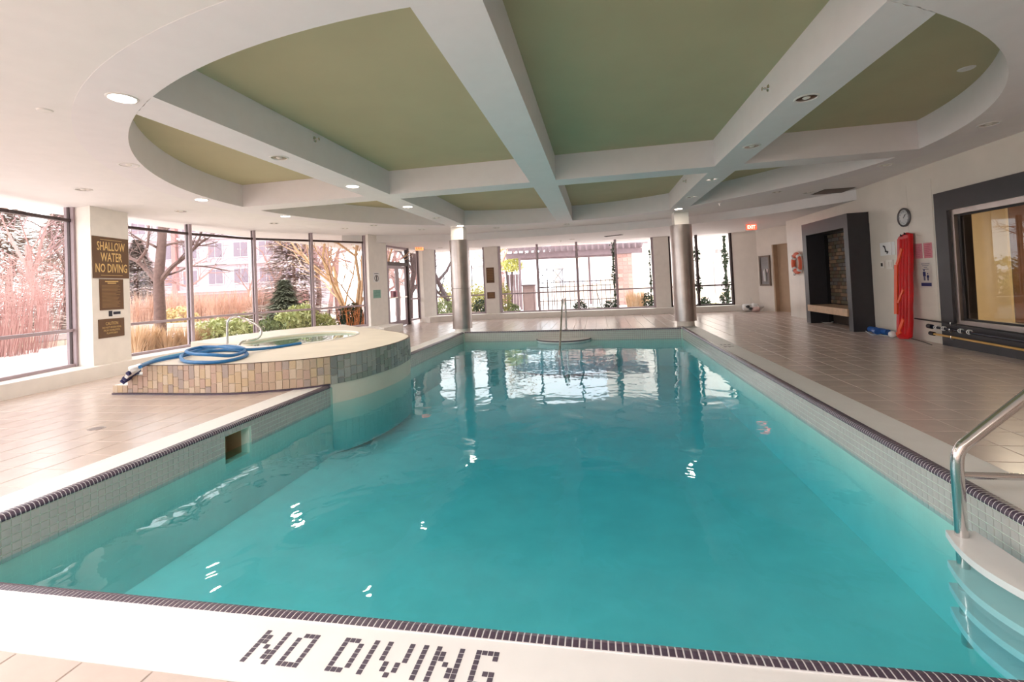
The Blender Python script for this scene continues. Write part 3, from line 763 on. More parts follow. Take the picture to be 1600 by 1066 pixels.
# ================================================================== FACE-MOUNTED THINGS
def face_coords(px, py, P0, xdir):
    x = Vector(xdir).normalized(); n = x.cross(Vector((0, 0, 1))); r = Vector(ray(px, py)); C = Vector((0, 0, EYE))
    t = (Vector((P0[0], P0[1], 0))-C).dot(n)/r.dot(n); p = C+r*t
    return (p-Vector((P0[0], P0[1], 0))).dot(x), p.z
def face_rect(px0, py0, px1, py1, P0, xdir):
    c = [face_coords(a, b, P0, xdir) for a, b in ((px0, py0), (px1, py0), (px1, py1), (px0, py1))]
    return (c[0][0]+c[3][0])/2, (c[2][1]+c[3][1])/2, (c[1][0]+c[2][0])/2, (c[0][1]+c[1][1])/2
def plate(name, label, cat, rect, P0, xdir, material, group=None, d=.012, off=0.0):
    x0, z0, x1, z1 = rect; x = Vector(xdir).normalized()
    n = x.cross(Vector((0, 0, 1)))
    O = Vector((P0[0], P0[1], 0))+x*((x0+x1)/2)+Vector((0, 0, (z0+z1)/2))+n*off
    t = thing(name, label, cat, O, group)
    M4 = frame4(O, x); w, h_ = x1-x0, z1-z0
    panel(M4, -w/2, -h_/2, w/2, h_/2, 0, d).build('plate', material, t)
    return t, M4, w, h_, d
def M4off(M4, x, y, z): return M4 @ Matrix.Translation((x, y, z))
P1, X1d = (-8.44, 6.31), (-.16, .77, 0)
r0 = (.02, *face_rect(147, 372, 203, 435, P1, X1d)[1:2], .765, face_rect(147, 372, 203, 435, P1, X1d)[3])
t, M4, w_, h_, d_ = plate('warning_sign', 'large brown sign reading SHALLOW WATER NO DIVING on the window pier', 'sign', r0, P1, X1d, M_brown)
for i, b in enumerate(('SHALLOW', 'WATER', 'NO DIVING')):
    text(b, h_*.215, M4off(M4, 0, h_*(.275-.265*i), d_), M_gold, t, width=w_*(.78, .60, .88)[i], bold=.012)
for y in (.43, -.43): panel(M4, -w_*.3, h_*y-.003, w_*.3, h_*y+.003, d_, d_+.003).build('thin_rule', M_gold, t)
q = face_rect(157, 436.5, 192, 484, P1, X1d)
t, M4, w_, h_, d_ = plate('rules_sign', 'brown rules notice full of small print, below the large brown sign', 'sign', (.14, q[1], .63, q[3]), P1, X1d, M_brown)
for i in range(2): panel(M4, -w_*(.28-.1*i), h_*(.41-.055*i), w_*(.28-.1*i), h_*(.44-.055*i), d_, d_+.002).build('heading_line', M_gold, t)
lb = MB()
for i in range(17):
    y = .29-.044*i; panel(M4, -w_*.42, h_*y, w_*random.uniform(.15, .42), h_*(y+.016), d_, d_+.002, lb)
tag(lb.build('small_print', mat('dull_gold_print', (158, 124, 82), .6), t), kind='stuff')
q = face_rect(167.5, 485.5, 187, 494, P1, X1d)
t, M4, w_, h_, d_ = plate('small_notice', 'tiny black and white notice between two brown signs on pier', 'sign', (.31, q[1], .56, q[3]), P1, X1d, M_paper, d=.006)
panel(M4, -w_/2, -h_*.5, -w_*.2, h_*.5, d_, d_+.002).build('dark_square', M_ink, t); panel(M4, -w_*.12, -h_*.2, w_*.5, h_*.3, d_, d_+.002).build('dark_bar', M_ink, t)
q = face_rect(153, 498, 192, 527, P1, X1d)
t, M4, w_, h_, d_ = plate('caution_sign', 'brown CAUTION sign, lowest on the window pier', 'sign', (.10, q[1], .63, q[3]), P1, X1d, M_brown)
text('CAUTION', h_*.17, M4off(M4, 0, h_*.25, d_), M_gold, t, width=w_*.48)
for i, b in enumerate(('DO NOT ENTER POOL', 'FROM WHIRLPOOL', 'PLATFORM')): text(b, h_*.10, M4off(M4, 0, h_*(.04-.155*i), d_), M_gold, t, width=w_*(.74, .64, .42)[i])

P2, X2d = (-6.60, 12.47), (.14, .88, 0)
q = face_rect(584, 426, 593, 441, P2, X2d)
t, M4, w_, h_, d_ = plate('round_symbol_notice', 'white notice with a round grey symbol on the pier by the garden door', 'sign', (.18, q[1], .50, q[3]), P2, X2d, M_paper, d=.006)
MB().lathe([(.075, 0), (.10, 0), (.10, .004), (.075, .004), (.075, 0)], 24, M4off(M4, 0, -.03, d_).translation, M4.to_3x3()).build('ring_symbol', mat('grey_ink', (120, 112, 110), .6), t)
panel(M4, -.10, h_*.36, .10, h_*.42, d_, d_+.002).build('heading_line', M_ink, t); panel(M4, -.02, -.1, .02, .04, d_, d_+.002).build('symbol_bar', M_ink, t)
q = face_rect(583, 453, 593, 466, P2, X2d)
t, M4, w_, h_, d_ = plate('green_notice', 'pale green printed notice on the pier by the garden door', 'notice', (.16, q[1], .52, q[3]), P2, X2d, mat('mint_paper', (150, 196, 180), .7), d=.005)
lb = MB()
for i in range(6): panel(M4, -w_*.4, h_*(.36-.13*i), w_*.4, h_*(.40-.13*i), d_, d_+.002, lb)
tag(lb.build('print_lines', mat('green_ink', (96, 140, 128), .7), t), kind='stuff')
# pink notice on the door glass
P3, X3d = (-6.66, 13.9), (.02, 1, 0)
t, M4, w_, h_, d_ = plate('pink_door_notice', 'small pink and dark notice stuck on the garden door glass', 'notice', (.05, 1.0, .55, 1.24), P3, X3d, mat('pink_paper', (232, 170, 184), .7), d=.004)
panel(M4, -w_*.1, -h_*.4, w_*.3, h_*.35, d_, d_+.002).build('dark_picture', mat('plum_ink', (120, 70, 90), .7), t)
P4, X4d = (-4.17, 16.85), (.51, .05, 0)
q = face_rect(763, 418, 775, 442, P4, X4d); q2 = face_rect(763, 456.5, 775, 466.5, P4, X4d)
t, M4, w_, h_, d_ = plate('rules_sign', 'brown rules notice on the far window pier, taller of the two', 'sign', (.06, q[1], .36, q[3]), P4, X4d, M_brown)
lb = MB()
for i in range(7): panel(M4, -w_*.4, h_*(.36-.11*i), w_*.4, h_*(.39-.11*i), d_, d_+.002, lb)
tag(lb.build('small_print', MATS['dull_gold_print'], t), kind='stuff')
t, M4, w_, h_, d_ = plate('caution_sign', 'small brown sign on the far window pier under the taller one', 'sign', (.06, q2[1], .36, q2[3]), P4, X4d, M_brown)
lb = MB()
for i in range(4): panel(M4, -w_*.35, h_*(.28-.18*i), w_*.35, h_*(.34-.18*i), d_, d_+.002, lb)
tag(lb.build('small_print', MATS['dull_gold_print'], t), kind='stuff')

# ---- right wall items
PW, XW = (WR-.002, 9.0), (0, -1, 0)
def wallplate(name, label, cat, y0, z0, y1, z1, material, d=.012, group=None):   # y0 = far (left in view), y1 = near
    return plate(name, label, cat, (9.0-y0, z0, 9.0-y1, z1), PW, XW, material, group, d)
ck = thing('wall_clock', 'round wall clock with grey rim above the red rescue board', 'clock', (WR, 9.26, 2.16))
Rc = Matrix.Rotation(-math.pi/2, 3, 'Y')
MB().lathe([(.135, .0), (.165, .0), (.17, .03), (.15, .045), (.137, .03)], 40, (WR-.001, 9.26, 2.16), Rc).build('rim', mat('grey_clock_rim', (112, 108, 110), .35, metal=.5), ck, smooth=True)
MB().lathe([(0, .02), (.14, .02)], 40, (WR-.001, 9.26, 2.16), Rc).build('face', mat('clock_face', (222, 222, 224), .5), ck)
CM = frame4((WR-.024, 9.26, 2.16), XW)
for k in range(12):
    a = math.pi/2-k*math.pi/6
    text(str(k or 12), .026, M4off(CM, .105*math.cos(a), .105*math.sin(a), .001), M_ink, ck, name='numeral')
for nm_, ang, ln_, wd_ in (('hour_hand', 55, .06, .010), ('minute_hand', 40, .09, .007)):
    a = math.radians(ang); Mx = CM @ Matrix.Rotation(a, 4, 'Z')
    panel(Mx, -.015, -wd_/2, ln_, wd_/2, .002, .004).build(nm_, M_ink, ck)
t, M4, w_, h_, d_ = wallplate('evacuation_plan', 'white framed panel with a black figure beside the dark alcove', 'sign', 10.02, 1.51, 9.58, 1.755, M_white)
for (x, y, a, l) in ((-.09, .05, -.4, .07), (-.06, 0, 1.9, .09), (-.02, -.05, -.2, .10), (-.0, -.07, .9, .05)):
    Mx = M4off(M4, x, y, d_) @ Matrix.Rotation(a, 4, 'Z'); panel(Mx, -l/2, -.014, l/2, .014, 0, .003).build('black_mark', M_black, t)
panel(M4, w_*.28, -h_/2, w_*.30, h_/2, d_, d_+.004).build('frame_bar', M_metal, t)
t, M4, w_, h_, d_ = wallplate('switch_plate', 'small beige switch plate with a dark toggle near the alcove', 'switch', 10.03, 1.27, 9.92, 1.40, M_ledge, .015)
panel(M4, -.03, -.03, .01, .035, d_, d_+.01).build('toggle', M_black, t)
t, M4, w_, h_, d_ = wallplate('call_panel', 'beige two gang wall plate right of the small switch plate', 'switch', 9.84, 1.25, 9.65, 1.42, M_ledge, .02)
for x in (-.04, .04): panel(M4, x-.028, -.05, x+.028, .05, d_, d_+.006).build('rocker', M_pier, t)
for nm_, y0, y1, lab in (('pink_notice', 9.06, 8.87, 'pale pink paper notice, the one nearer the red board'), ('pink_notice', 8.84, 8.64, 'pale pink paper notice, the one nearer the black window surround')):
    t, M4, w_, h_, d_ = wallplate(nm_, lab, 'notice', y0, 1.41, y1, 1.665, mat('bright_pink_paper', (238, 150, 164), .7), .004)
    lb = MB()
    for i in range(7): panel(M4, -w_*.38, h_*(.36-.12*i), w_*random.uniform(.1, .38), h_*(.385-.12*i), d_, d_+.0015, lb)
    tag(lb.build('print_lines', mat('rose_ink', (206, 110, 128), .7), t), kind='stuff')
t, M4, w_, h_, d_ = wallplate('distance_poster', 'white poster with navy adult and child figures under the pink notices', 'poster', 8.97, .90, 8.68, 1.345, mat('cream_paper', (226, 216, 210), .7), .004)
for (x, y0, y1, hw) in ((-.035, -.09, .09, .022), (.045, -.09, .03, .016)):
    fb = MB(); panel(M4, x-hw, y0+(y1-y0)*.42, x+hw, y1-.03, d_, d_+.002, fb); panel(M4, x-hw*.8, y0, x-hw*.15, y0+(y1-y0)*.42, d_, d_+.002, fb); panel(M4, x+hw*.15, y0, x+hw*.8, y0+(y1-y0)*.42, d_, d_+.002, fb)
    panel(M4, x-hw*1.5, y0+(y1-y0)*.4, x-hw*1.1, y1-.035, d_, d_+.002, fb); panel(M4, x+hw*1.1, y0+(y1-y0)*.4, x+hw*1.5, y1-.035, d_, d_+.002, fb)
    b0 = len(fb.v); fb.lathe([(0, 0), (hw*.75, 0), (hw*.75, .002), (0, .002)], 12, M4off(M4, x, y1-.005, d_).translation, M4.to_3x3())
    fb.build('figure', M_blueink, t)
panel(M4, -.12, -.185, .12, -.13, d_, d_+.002).build('navy_bar', M_blueink, t)
lb = MB()
for i, wv in enumerate((.1, .075, .04, .07)): panel(M4, -wv, .185-.03*i, wv, .197-.03*i, d_, d_+.0015, lb)
tag(lb.build('print_lines', mat('faint_ink', (128, 122, 136), .7), t), kind='stuff')
for (y, z, ww, hh, lab) in ((13.98, 1.52, .2, .07, 'dark little plate above another on the wall by the service door'), (13.98, 1.26, .13, .2, 'small grey plate under the dark little plate by the service door')):
    t, M4, w_, h_, d_ = wallplate('door_plate', lab, 'sign', y+ww/2, z-hh/2, y-ww/2, z+hh/2, mat('grey_plate', (110, 104, 104), .4), .01)
    panel(M4, -ww*.3, -hh*.2, ww*.3, hh*.2, d_, d_+.002).build('print_block', M_paper, t)

# red rescue board with orange straps
M_red = mat('red_board', (214, 24, 32), .28, var=.12, scale=3)
M_orange = mat('orange_strap', (248, 92, 44), .45, var=.05)
rbd = thing('rescue_board', 'red rescue board with orange straps leaning on the right wall', 'rescue board', (5.3, 9.12, .0))
BM = frame4((5.29, 9.12, .02), (0, -1, .02), (.075, .02, 1))
prof = [(-.155, 0), (-.10, -.02), (.12, -.0), (.165, .03), (.185, .3), (.17, .55), (.182, .8), (.165, 1.1), (.175, 1.35), (.16, 1.6), (.155, 1.83), (.05, 1.86), (-.13, 1.82), (-.165, 1.78), (-.16, 1.4), (-.172, 1.0), (-.155, .6), (-.165, .25)]
bb = MB(); n = len(prof)
ring = lambda k, dz: [BM @ Vector((x*k, .92+(y-.92)*(1-(1-k)*.3), dz)) for x, y in prof]
vs = ring(.96, 0)+ring(1, .02)+ring(1, .05)+ring(.9, .075)
fs = [(r*n+i, r*n+(i+1) % n, (r+1)*n+(i+1) % n, (r+1)*n+i) for r in range(3) for i in range(n)]+[tuple(range(n-1, -1, -1)), tuple(range(3*n, 4*n))]
bb.add(vs, fs).build('board', M_red, rbd, smooth=True)
for x in (-.05, .03, .11): MB().tube(smoothline([BM @ Vector((x-.01, .08, .075)), BM @ Vector((x+.012, .6, .082)), BM @ Vector((x-.004, 1.1, .08)), BM @ Vector((x, 1.75, .075))], 6), .022, 8).build('moulded_ridge', M_red, rbd, smooth=True)
for (a, b, wv) in (((-.115, .42), (-.125, 1.30), .038), ((-.10, 1.30), (.03, 1.58), .03), ((-.06, .62), (.08, .86), .022), ((-.03, .12), (.09, .34), .03), ((-.09, .06), (.02, .12), .03)):
    A = Vector((*a, .09)); B = Vector((*b, .09)); dirv = (B-A).normalized(); nn = Vector((-dirv.y, dirv.x, 0))*wv
    sbm = MB(); sbm.add([BM @ v for v in (A-nn, A+nn, B+nn, B-nn, A-nn+Vector((0, 0, .022)), A+nn+Vector((0, 0, .022)), B+nn+Vector((0, 0, .022)), B-nn+Vector((0, 0, .022)))], [(0, 1, 2, 3), (7, 6, 5, 4), (0, 4, 5, 1), (1, 5, 6, 2), (2, 6, 7, 3), (3, 7, 4, 0)])
    sbm.build('strap', M_orange, rbd)
for (x, y) in ((-.02, 1.80), (.08, 1.82)): MB().tube([BM @ Vector((x-.02, y, .08)), BM @ Vector((x, y+.03, .10)), BM @ Vector((x+.02, y, .08))], .008, 6).build('clip', M_black, rbd)

# poles on wall brackets
def pole(label, material, y0, z0, y1, z1, x, r, tip=None):
    p = thing('wall_pole', label, 'pole', (x, (y0+y1)/2, (z0+z1)/2), 'pool poles hung along the right wall')
    MB().tube([(x, y0, z0), (x, y1, z1)], r, 10).build('shaft', material, p, smooth=True)
    if tip:
        MB().tube([(x, y0+.07, z0+.005), (x, y0-.02, z0)], r*1.9, 10).build('end_grip', tip, p, smooth=True)
    for yy in (8.12, 6.2):
        zz = z0+(z1-z0)*(y0-yy)/(y0-y1)
        MB().tube(smoothline([(WR-.055, yy, zz+.02), (x+.03, yy, zz-r-.012), (x-r-.012, yy, zz-r-.006), (x-r-.014, yy, zz+.02)], 4), .006, 6).build('wall_hook', M_chrome, p, smooth=True)
    return p
pole('thin black pole running along the wall, the topmost of the poles', M_black, 8.96, .385, 5.2, .335, 5.34, .012)
M_pole = mat('midnight_pole', (28, 30, 48), .25)
pole('thick midnight blue pole with a black end grip above the yellow pole', M_pole, 8.56, .285, 5.2, .235, 5.33, .02, M_black)
pole('yellow pole with a black end, the lowest of the poles', mat('yellow_pole', (214, 168, 92), .35), 8.54, .17, 5.2, .125, 5.34, .017, M_black)
cl = thing('coiled_clip_rope', 'white clips and cord tied around the dark pole under the interior window', 'rope', (5.33, 8.2, .3))
for (y, c) in ((8.44, M_white), (8.28, M_white), (7.94, M_white), (7.78, M_white)):
    MB().tube([(5.33+.03*math.cos(a), y+.02*math.sin(a*.5), .283+.03*math.sin(a)) for a in np.linspace(0, 2*math.pi*1.6, 22)], .007, 6).build('cord_wrap', c, cl, smooth=True)
lc = thing('lane_rope', 'blue and white float rope bundled on the floor by the alcove', 'float rope', (5.25, 10.0, 0))
M_blue = mat('blue_float', (34, 92, 170), .4)
for (px_, py_, mm, ln_) in ((1364, 515, M_blue, .15), (1369, 518, M_blue, .13), (1377, 517.5, M_blue, .16), (1384, 519, M_blue, .13)):
    c = onz(px_, py_, .07); c.x = min(c.x, 5.36); a = random.uniform(-.5, .5)
    MB().tube([c+Vector((-.04*math.sin(a), ln_/2, 0)), c+Vector((.04*math.sin(a), -ln_/2, .0))], .055, 12).build('float', mm, lc, smooth=True)
c = onx(1394, 518, 5.22); MB().lathe([(0, -.06), (.035, -.05), (.058, -.02), (.06, .02), (.04, .05), (0, .06)], 16, (c.x, c.y, .065), Matrix.Rotation(1.3, 3, 'X')).build('end_float', M_white, lc, smooth=True)
MB().tube(smoothline([onz(x, y, .012) for x, y in ((1352, 517), (1360, 522), (1368, 523), (1378, 524), (1390, 525), (1383, 521), (1365, 524), (1357, 520))], 5), .009, 6).build('rope', mat('grey_rope', (196, 200, 206), .7), lc)
MB().tube(smoothline([onz(x, y, .012) for x, y in ((1391, 524), (1402, 523), (1415, 527), (1440, 533.5), (1456, 539))], 5), .006, 6).build('thin_cord', M_black, lc)

# ---- dark alcove with bench
alc = thing('alcove_surround', 'charcoal box surround with brick lined alcove standing against the right wall', 'alcove', (5.3, 11.4, 0))
AX = 5.08
al = MB(); al.box((AX, 12.24, 0), (WR, 12.45, 2.42)); al.build('side_jamb', M_dark, alc)
al = MB(); al.box((AX, 10.36, 0), (WR, 10.52, 2.42)); al.build('side_jamb', M_dark, alc)
MB().box((AX, 10.52, 2.14), (WR, 12.24, 2.42)).build('header', M_dark, alc)
il = MB(); il.box((WR, 12.22, 0), (WR+.13, 12.26, 2.2)); il.box((WR, 10.50, 0), (WR+.13, 10.54, 2.2)); il.box((WR, 10.5, 2.12), (WR+.13, 12.26, 2.16))
il.build('lining', M_black, alc)
MB().box((WR+.10, 10.52, 0), (WR+.135, 12.24, 2.14)).build('back_mortar', mat('dark_mortar', (62, 52, 46), .9), alc)
bricks = [mat('alcove_brick_%s' % n, c, .6, var=.18, scale=18) for n, c in (('umber', (104, 82, 66)), ('olive', (96, 88, 70)), ('tan', (136, 110, 88)), ('grey', (100, 94, 92)))]
def brick_me(mm):
    b = MB().bevel_box((-.5, -.5, -.5), (.5, .5, .5), .08); me = bpy.data.meshes.new('brick'); me.from_pydata(b.v, [], b.f); me.materials.append(mm); return me
bmes = [brick_me(b) for b in bricks]
for r_ in range(19):
    z = .48+.0865*r_+.04; off = 0 if r_ % 2 else .085
    for c_ in range(11):
        y0 = 10.525+off+c_*.17-(.085 if c_ == 0 and off else 0); y1 = 10.525+off+(c_+1)*.17
        y1 = min(y1, 12.235)
        if y1-y0 < .04: continue
        piece('brick', random.choice(bmes), alc, Matrix.Translation((WR+.098-random.uniform(0, .012), (y0+y1)/2, z)) @ Matrix.Diagonal((.03, y1-y0-.012, .074, 1)))
MB().bevel_box((AX-.03, 10.50, .30), (WR+.10, 12.30, .455), .006).build('bench_plank', M_wood, alc, label='pale wooden bench plank across the alcove')
wd = thing('white_dish', 'small white dish on the floor under the alcove bench', 'dish', onz(1293, 505, 0))
dc = onz(1293, 505, 0); MB().lathe([(0, .006), (.07, .006), (.12, .03), (.125, .03), (.08, 0), (0, 0)], 24, (dc.x, dc.y, .001)).build('bowl', M_white, wd, smooth=True)
# life ring
lrg = thing('life_ring', 'orange life ring hanging on the right wall behind the alcove', 'life ring', (WR-.05, 13.66, 1.50))
Rl = Matrix.Rotation(-math.pi/2, 3, 'Y')
MB().lathe([(.235+.065*math.cos(a), .06+.05*math.sin(a)) for a in np.linspace(0, 2*math.pi, 14)], 36, (WR-.002, 13.66, 1.50), Rl).build('ring', mat('orange_ring', (232, 110, 76), .5), lrg, smooth=True)
for a0 in (45, 135, 225, 315):
    a = math.radians(a0); cc = Vector((WR-.062, 13.66+.235*math.cos(a), 1.5+.235*math.sin(a))); tt = Vector((0, -math.sin(a), math.cos(a)))
    MB().tube([cc-tt*.035, cc+tt*.035], .072, 12).build('white_band', M_white, lrg, smooth=True)
MB().tube(smoothline([(WR-.06, 13.66+.33*math.cos(a), 1.5+.33*math.sin(a)-.03*abs(math.sin(2*a))) for a in np.linspace(0, 2*math.pi, 25)], 2), .008, 6).build('grab_line', M_pier, lrg)
# extinguisher cabinet on the angled wall
xa = A0; XA = ad
ex = thing('extinguisher_cabinet', 'framed wall cabinet holding a fire extinguisher near the service door', 'cabinet', A0+ad*.36+Vector((0, 0, 1.3)))
EM = frame4(A0+ad*.36-an*.002+Vector((0, 0, 1.34)), ad)
xb = MB()
for (a, b, c, d) in ((-.24, -.50, -.19, .50), (.19, -.50, .24, .50), (-.19, .45, .19, .50), (-.19, -.50, .19, -.45)): panel(EM, a, b, c, d, 0, .05, xb)
xb.build('cabinet_frame', mat('bronze_frame', (126, 110, 100), .4, metal=.4), ex)
panel(EM, -.19, -.45, .19, .45, 0, .006).build('back_panel', mat('grey_cabinet', (150, 146, 148), .5), ex)
panel(EM, -.19, -.45, .19, .45, .042, .046).build('pane', M_glass, ex)
MB().lathe([(0, -.3), (.06, -.3), (.062, .02), (.03, .08), (.02, .12), (0, .12)], 16, EM @ Vector((0, -.05, .02))).build('extinguisher', mat('silver_extinguisher', (200, 198, 198), .3, metal=.6), ex, smooth=True)
panel(EM, .14, -.06, .17, .06, .05, .07).build('latch', M_chrome, ex)
# crumpled bundle in the far corner
def lump(name, material, parent, c, r, seed, sq=.7):
    bm = bmesh.new(); bmesh.ops.create_icosphere(bm, subdivisions=3, radius=1)
    rr = random.Random(seed); ks = [(Vector((rr.gauss(0, 1), rr.gauss(0, 1), rr.gauss(0, 1))), rr.uniform(0, 6)) for _ in range(7)]
    vs = []
    for v in bm.verts:
        k = 1+sum(.08*math.sin(3*q.dot(v.co)+p) for q, p in ks); vs.append((c[0]+v.co.x*r*k, c[1]+v.co.y*r*k, max(.002, c[2]+v.co.z*r*sq*k)))
    bm.verts.index_update(); o = MB().add(vs, [[v.index for v in f.verts] for f in bm.faces]).build(name, material, parent, smooth=True); bm.free(); return o
tw = thing('towel_bundle', 'crumpled white towel bundle with dark straps in the far right corner', 'towels', (5.1, 16.55, 0))
lump('towel', M_paper, tw, (4.95, 16.5, .12), .18, 3); lump('towel', M_paper, tw, (5.2, 16.42, .14), .17, 5); lump('towel', mat('pinkish_cloth', (226, 196, 192), .8), tw, (5.12, 16.3, .08), .13, 8)
lump('dark_strap', M_black, tw, (4.9, 16.32, .17), .06, 9); lump('dark_strap', M_black, tw, (4.99, 16.3, .10), .06, 11)
MB().tube(smoothline([(5.0, 16.45, .2), (5.02, 16.5, .4), (5.06, 16.52, .46), (5.1, 16.48, .3)], 5), .012, 6).build('loop', M_pier, tw)

# ---- exit signs
M_exit = mat('exit_red', (255, 66, 40), .5, emit=2.2, var=0)
M_exit2 = mat('exit_orange', (255, 140, 90), .5, emit=1.4, var=0)
def exit_sign(label, p, ztop, glow, face, xdir):
    t = thing('exit_sign', label, 'exit sign', p)
    E4 = frame4(p, xdir)
    panel(E4, -.16, -.09, .16, .09, -.03, .02).build('housing', M_white, t)
    panel(E4, -.14, -.075, .14, .075, .02, .024).build('lit_face', glow, t)
    text('EXIT', .10, M4off(E4, 0, 0, .024), face, t, width=.22, bold=.02)
    MB().tube([p+Vector((0, 0, .09)), Vector((p[0], p[1], ztop))], .012, 8).build('stem', M_white, t)
p = ony(1173.5, 355, 14.2); exit_sign('red EXIT sign hanging from the ceiling right of the right steel column', p, ZF, M_exit, mat('exit_white', (255, 226, 206), .5, emit=1.2, var=0), (1, .1, 0))
p = ony(655, 388, 15.3); exit_sign('orange EXIT sign above the sidelight of the garden door', p, ZF, M_exit2, mat('exit_deep_red', (214, 60, 30), .5, emit=.8, var=0), (.8, .5, 0))

# ---- downlights
M_trim = mat('white_trim_ring', (232, 226, 222), .4)
M_lens = mat('lit_lens', (255, 246, 232), .4, emit=22, var=0)
M_refl = mat('chrome_reflector', (170, 158, 152), .18, metal=1, var=.3, scale=14)
M_lamp = mat('frosted_lamp', (236, 228, 220), .3)
def downlight(px, py, z, label, lit=False, power=9, group=None):
    p = onz(px, py, z)
    t = thing('downlight', label, 'downlight', p, group)
    MB().lathe([(.088, -.002), (.092, -.009), (.106, -.006), (.110, 0), (.088, 0), (.088, -.002)], 28, p).build('trim_ring', M_trim, t, smooth=True)
    if lit:
        MB().lathe([(0, -.004), (.088, -.002)], 28, p).build('lens', M_lens, t)
        l = bpy.data.lights.new('downlight_lamp', 'AREA'); l.shape = 'DISK'; l.size = .16; l.energy = power; l.color = (1, .90, .78)
        o = bpy.data.objects.new('downlight_lamp', l); o.location = p+Vector((0, 0, -.012)); COL.objects.link(o)
    else:
        MB().lathe([(.088, -.002), (.06, -.0015), (.035, -.0005)], 28, p).build('reflector', M_refl, t, smooth=True)
        MB().lathe([(0, -.012), (.022, -.010), (.035, -.0005)], 18, p).build('lamp', M_lamp, t, smooth=True)
LITS = [(191, 153, 'lit downlight on the round ceiling rim at upper left'), (551, 291, 'lit downlight on the left long beam before the cross beam'), (637, 323, 'lit downlight on the left long beam just past the cross beam'),
        (719, 353, 'lit downlight above the left steel column'), (315, 312, 'lit downlight on the ceiling rim below the left green recess'), (1060, 326.5, 'lit downlight above the right steel column'), (446, 338, 'lit downlight on the ceiling rim over the raised spa')]
for px_, py_, lab in LITS: downlight(px_, py_, ZC, lab, True, 1.5 if 'steel' in lab else 9)
for px_, py_, z_, lab in ((201, 257.5, ZO, 'unlit chrome downlight in the left ceiling, left of the round opening'), (130, 296, ZO, 'unlit downlight in the left ceiling above the white window pier'), (283, 330, ZO, 'unlit downlight in the left ceiling over the bare tree window'),
        (436, 246.5, ZC, 'unlit chrome downlight on the left long beam, nearest its near end'), (1260, 153, ZC, 'unlit chrome downlight on the right long beam, the nearest and largest'), (1175, 228.5, ZC, 'unlit chrome downlight on the right long beam at the cross beam'),
        (1112, 280.5, ZC, 'unlit chrome downlight on the right long beam beyond the cross beam'), (1081, 307.5, ZC, 'small unlit downlight on the right long beam near the steel column'), (1545, 194, ZC, 'unlit chrome downlight at the far upper right ceiling rim'),
        (1383, 258, ZC, 'unlit chrome downlight on the right ceiling rim above the clock'), (1214, 300, ZC, 'small unlit downlight on the right rim above the EXIT sign'), (1263, 301, ZO, 'small unlit downlight beside the dark ceiling vent'),
        (682, 340.5, ZC, 'unlit downlight on the left long beam before the steel column'), (428, 349, ZO, 'unlit downlight in the left ceiling above the window mullions, second from the pier'), (539, 357, ZO, 'unlit downlight in the left ceiling near the last window bay'),
        (584, 352, ZC, 'unlit downlight in the rim above the cream door pier'), (659, 358.5, ZO, 'unlit downlight in the ceiling left of the left steel column'), (776, 356, ZC, 'unlit downlight in the far rim right of the left steel column'), (886, 350, ZC, 'unlit downlight at the far end of the middle beam')):
    downlight(px_, py_, z_, lab)
for px_, py_, lab in ((688, 387, 'unlit downlight in the low ceiling left of the left steel column'), (894, 374, 'unlit downlight in the low ceiling above the far windows')): downlight(px_, py_, ZF, lab)
# ceiling odds and ends
def disc(name, px, py, z, r, label, cat, material):
    p = onz(px, py, z); t = thing(name, label, cat, p)
    MB().lathe([(0, -.012), (r*.85, -.010), (r, 0)], 24, p).build('cover', material, t, smooth=True); return t
disc('ceiling_cover', 70, 172, ZO, .055, 'small white round cover on the ceiling at upper left', 'ceiling cover', M_trim)
disc('ceiling_cover', 1510, 107, ZG, .075, 'round white cover inside the right green recess', 'ceiling cover', M_trim)
def sprinkler(p, n, label):
    t = thing('sprinkler', label, 'sprinkler', p); Rm = Vector((0, 0, 1)).rotation_difference(Vector(n)).to_matrix()
    MB().lathe([(0, .004), (.035, .004), (.04, 0)], 18, p, Rm).build('escutcheon', M_chrome, t)
    MB().lathe([(.012, 0), (.012, .03), (.006, .05), (.02, .055), (.02, .058), (0, .058)], 12, p, Rm).build('head', M_chrome, t, smooth=True)
sprinkler(onx(492, 218, -3.473), (1, 0, 0), 'chrome sprinkler on the side of the left long beam')
sprinkler(onx(1200, 138, 1.86), (-1, 0, 0), 'chrome sprinkler on the side of the right long beam, nearer one')
sprinkler(onx(1072, 283, 1.86), (-1, 0, 0), 'chrome sprinkler on the right long beam beyond the cross beam')
sprinkler(onz(1124, 318, ZO), (0, 0, -1), 'small sprinkler in the ceiling above the right steel column')
sprinkler(onz(876, 376, ZF), (0, 0, -1), 'small sprinkler in the low ceiling above the far windows')
vp = Vector((4.98, 10.6, ZO)); vt = thing('ceiling_vent', 'dark slatted ceiling vent near the right wall', 'vent', vp)
VM = Matrix.Translation(vp)
MB().box((4.72, 10.42, ZO-.004), (5.32, 11.02, ZO-.001)).build('dark_opening', M_dark, vt)
for k in range(9): MB().box((4.74, 10.45+k*.06, ZO-.016), (5.30, 10.49+k*.06, ZO-.006)).build('slat', mat('taupe_slat', (120, 104, 96), .5), vt)
lp0 = onz(946, 369.5, ZF); lp1 = onz(972, 366.5, ZF)
lt_ = thing('linear_diffuser', 'narrow dark linear air diffuser in low ceiling above far windows', 'vent', (lp0+lp1)/2)
bar_between(MB(), lp0, lp1, ZF-.012, ZF+.001, .16).build('frame', M_frame_dark, lt_)
bar_between(MB(), lp0, lp1, ZF-.018, ZF-.012, .03).build('slot', M_black, lt_)
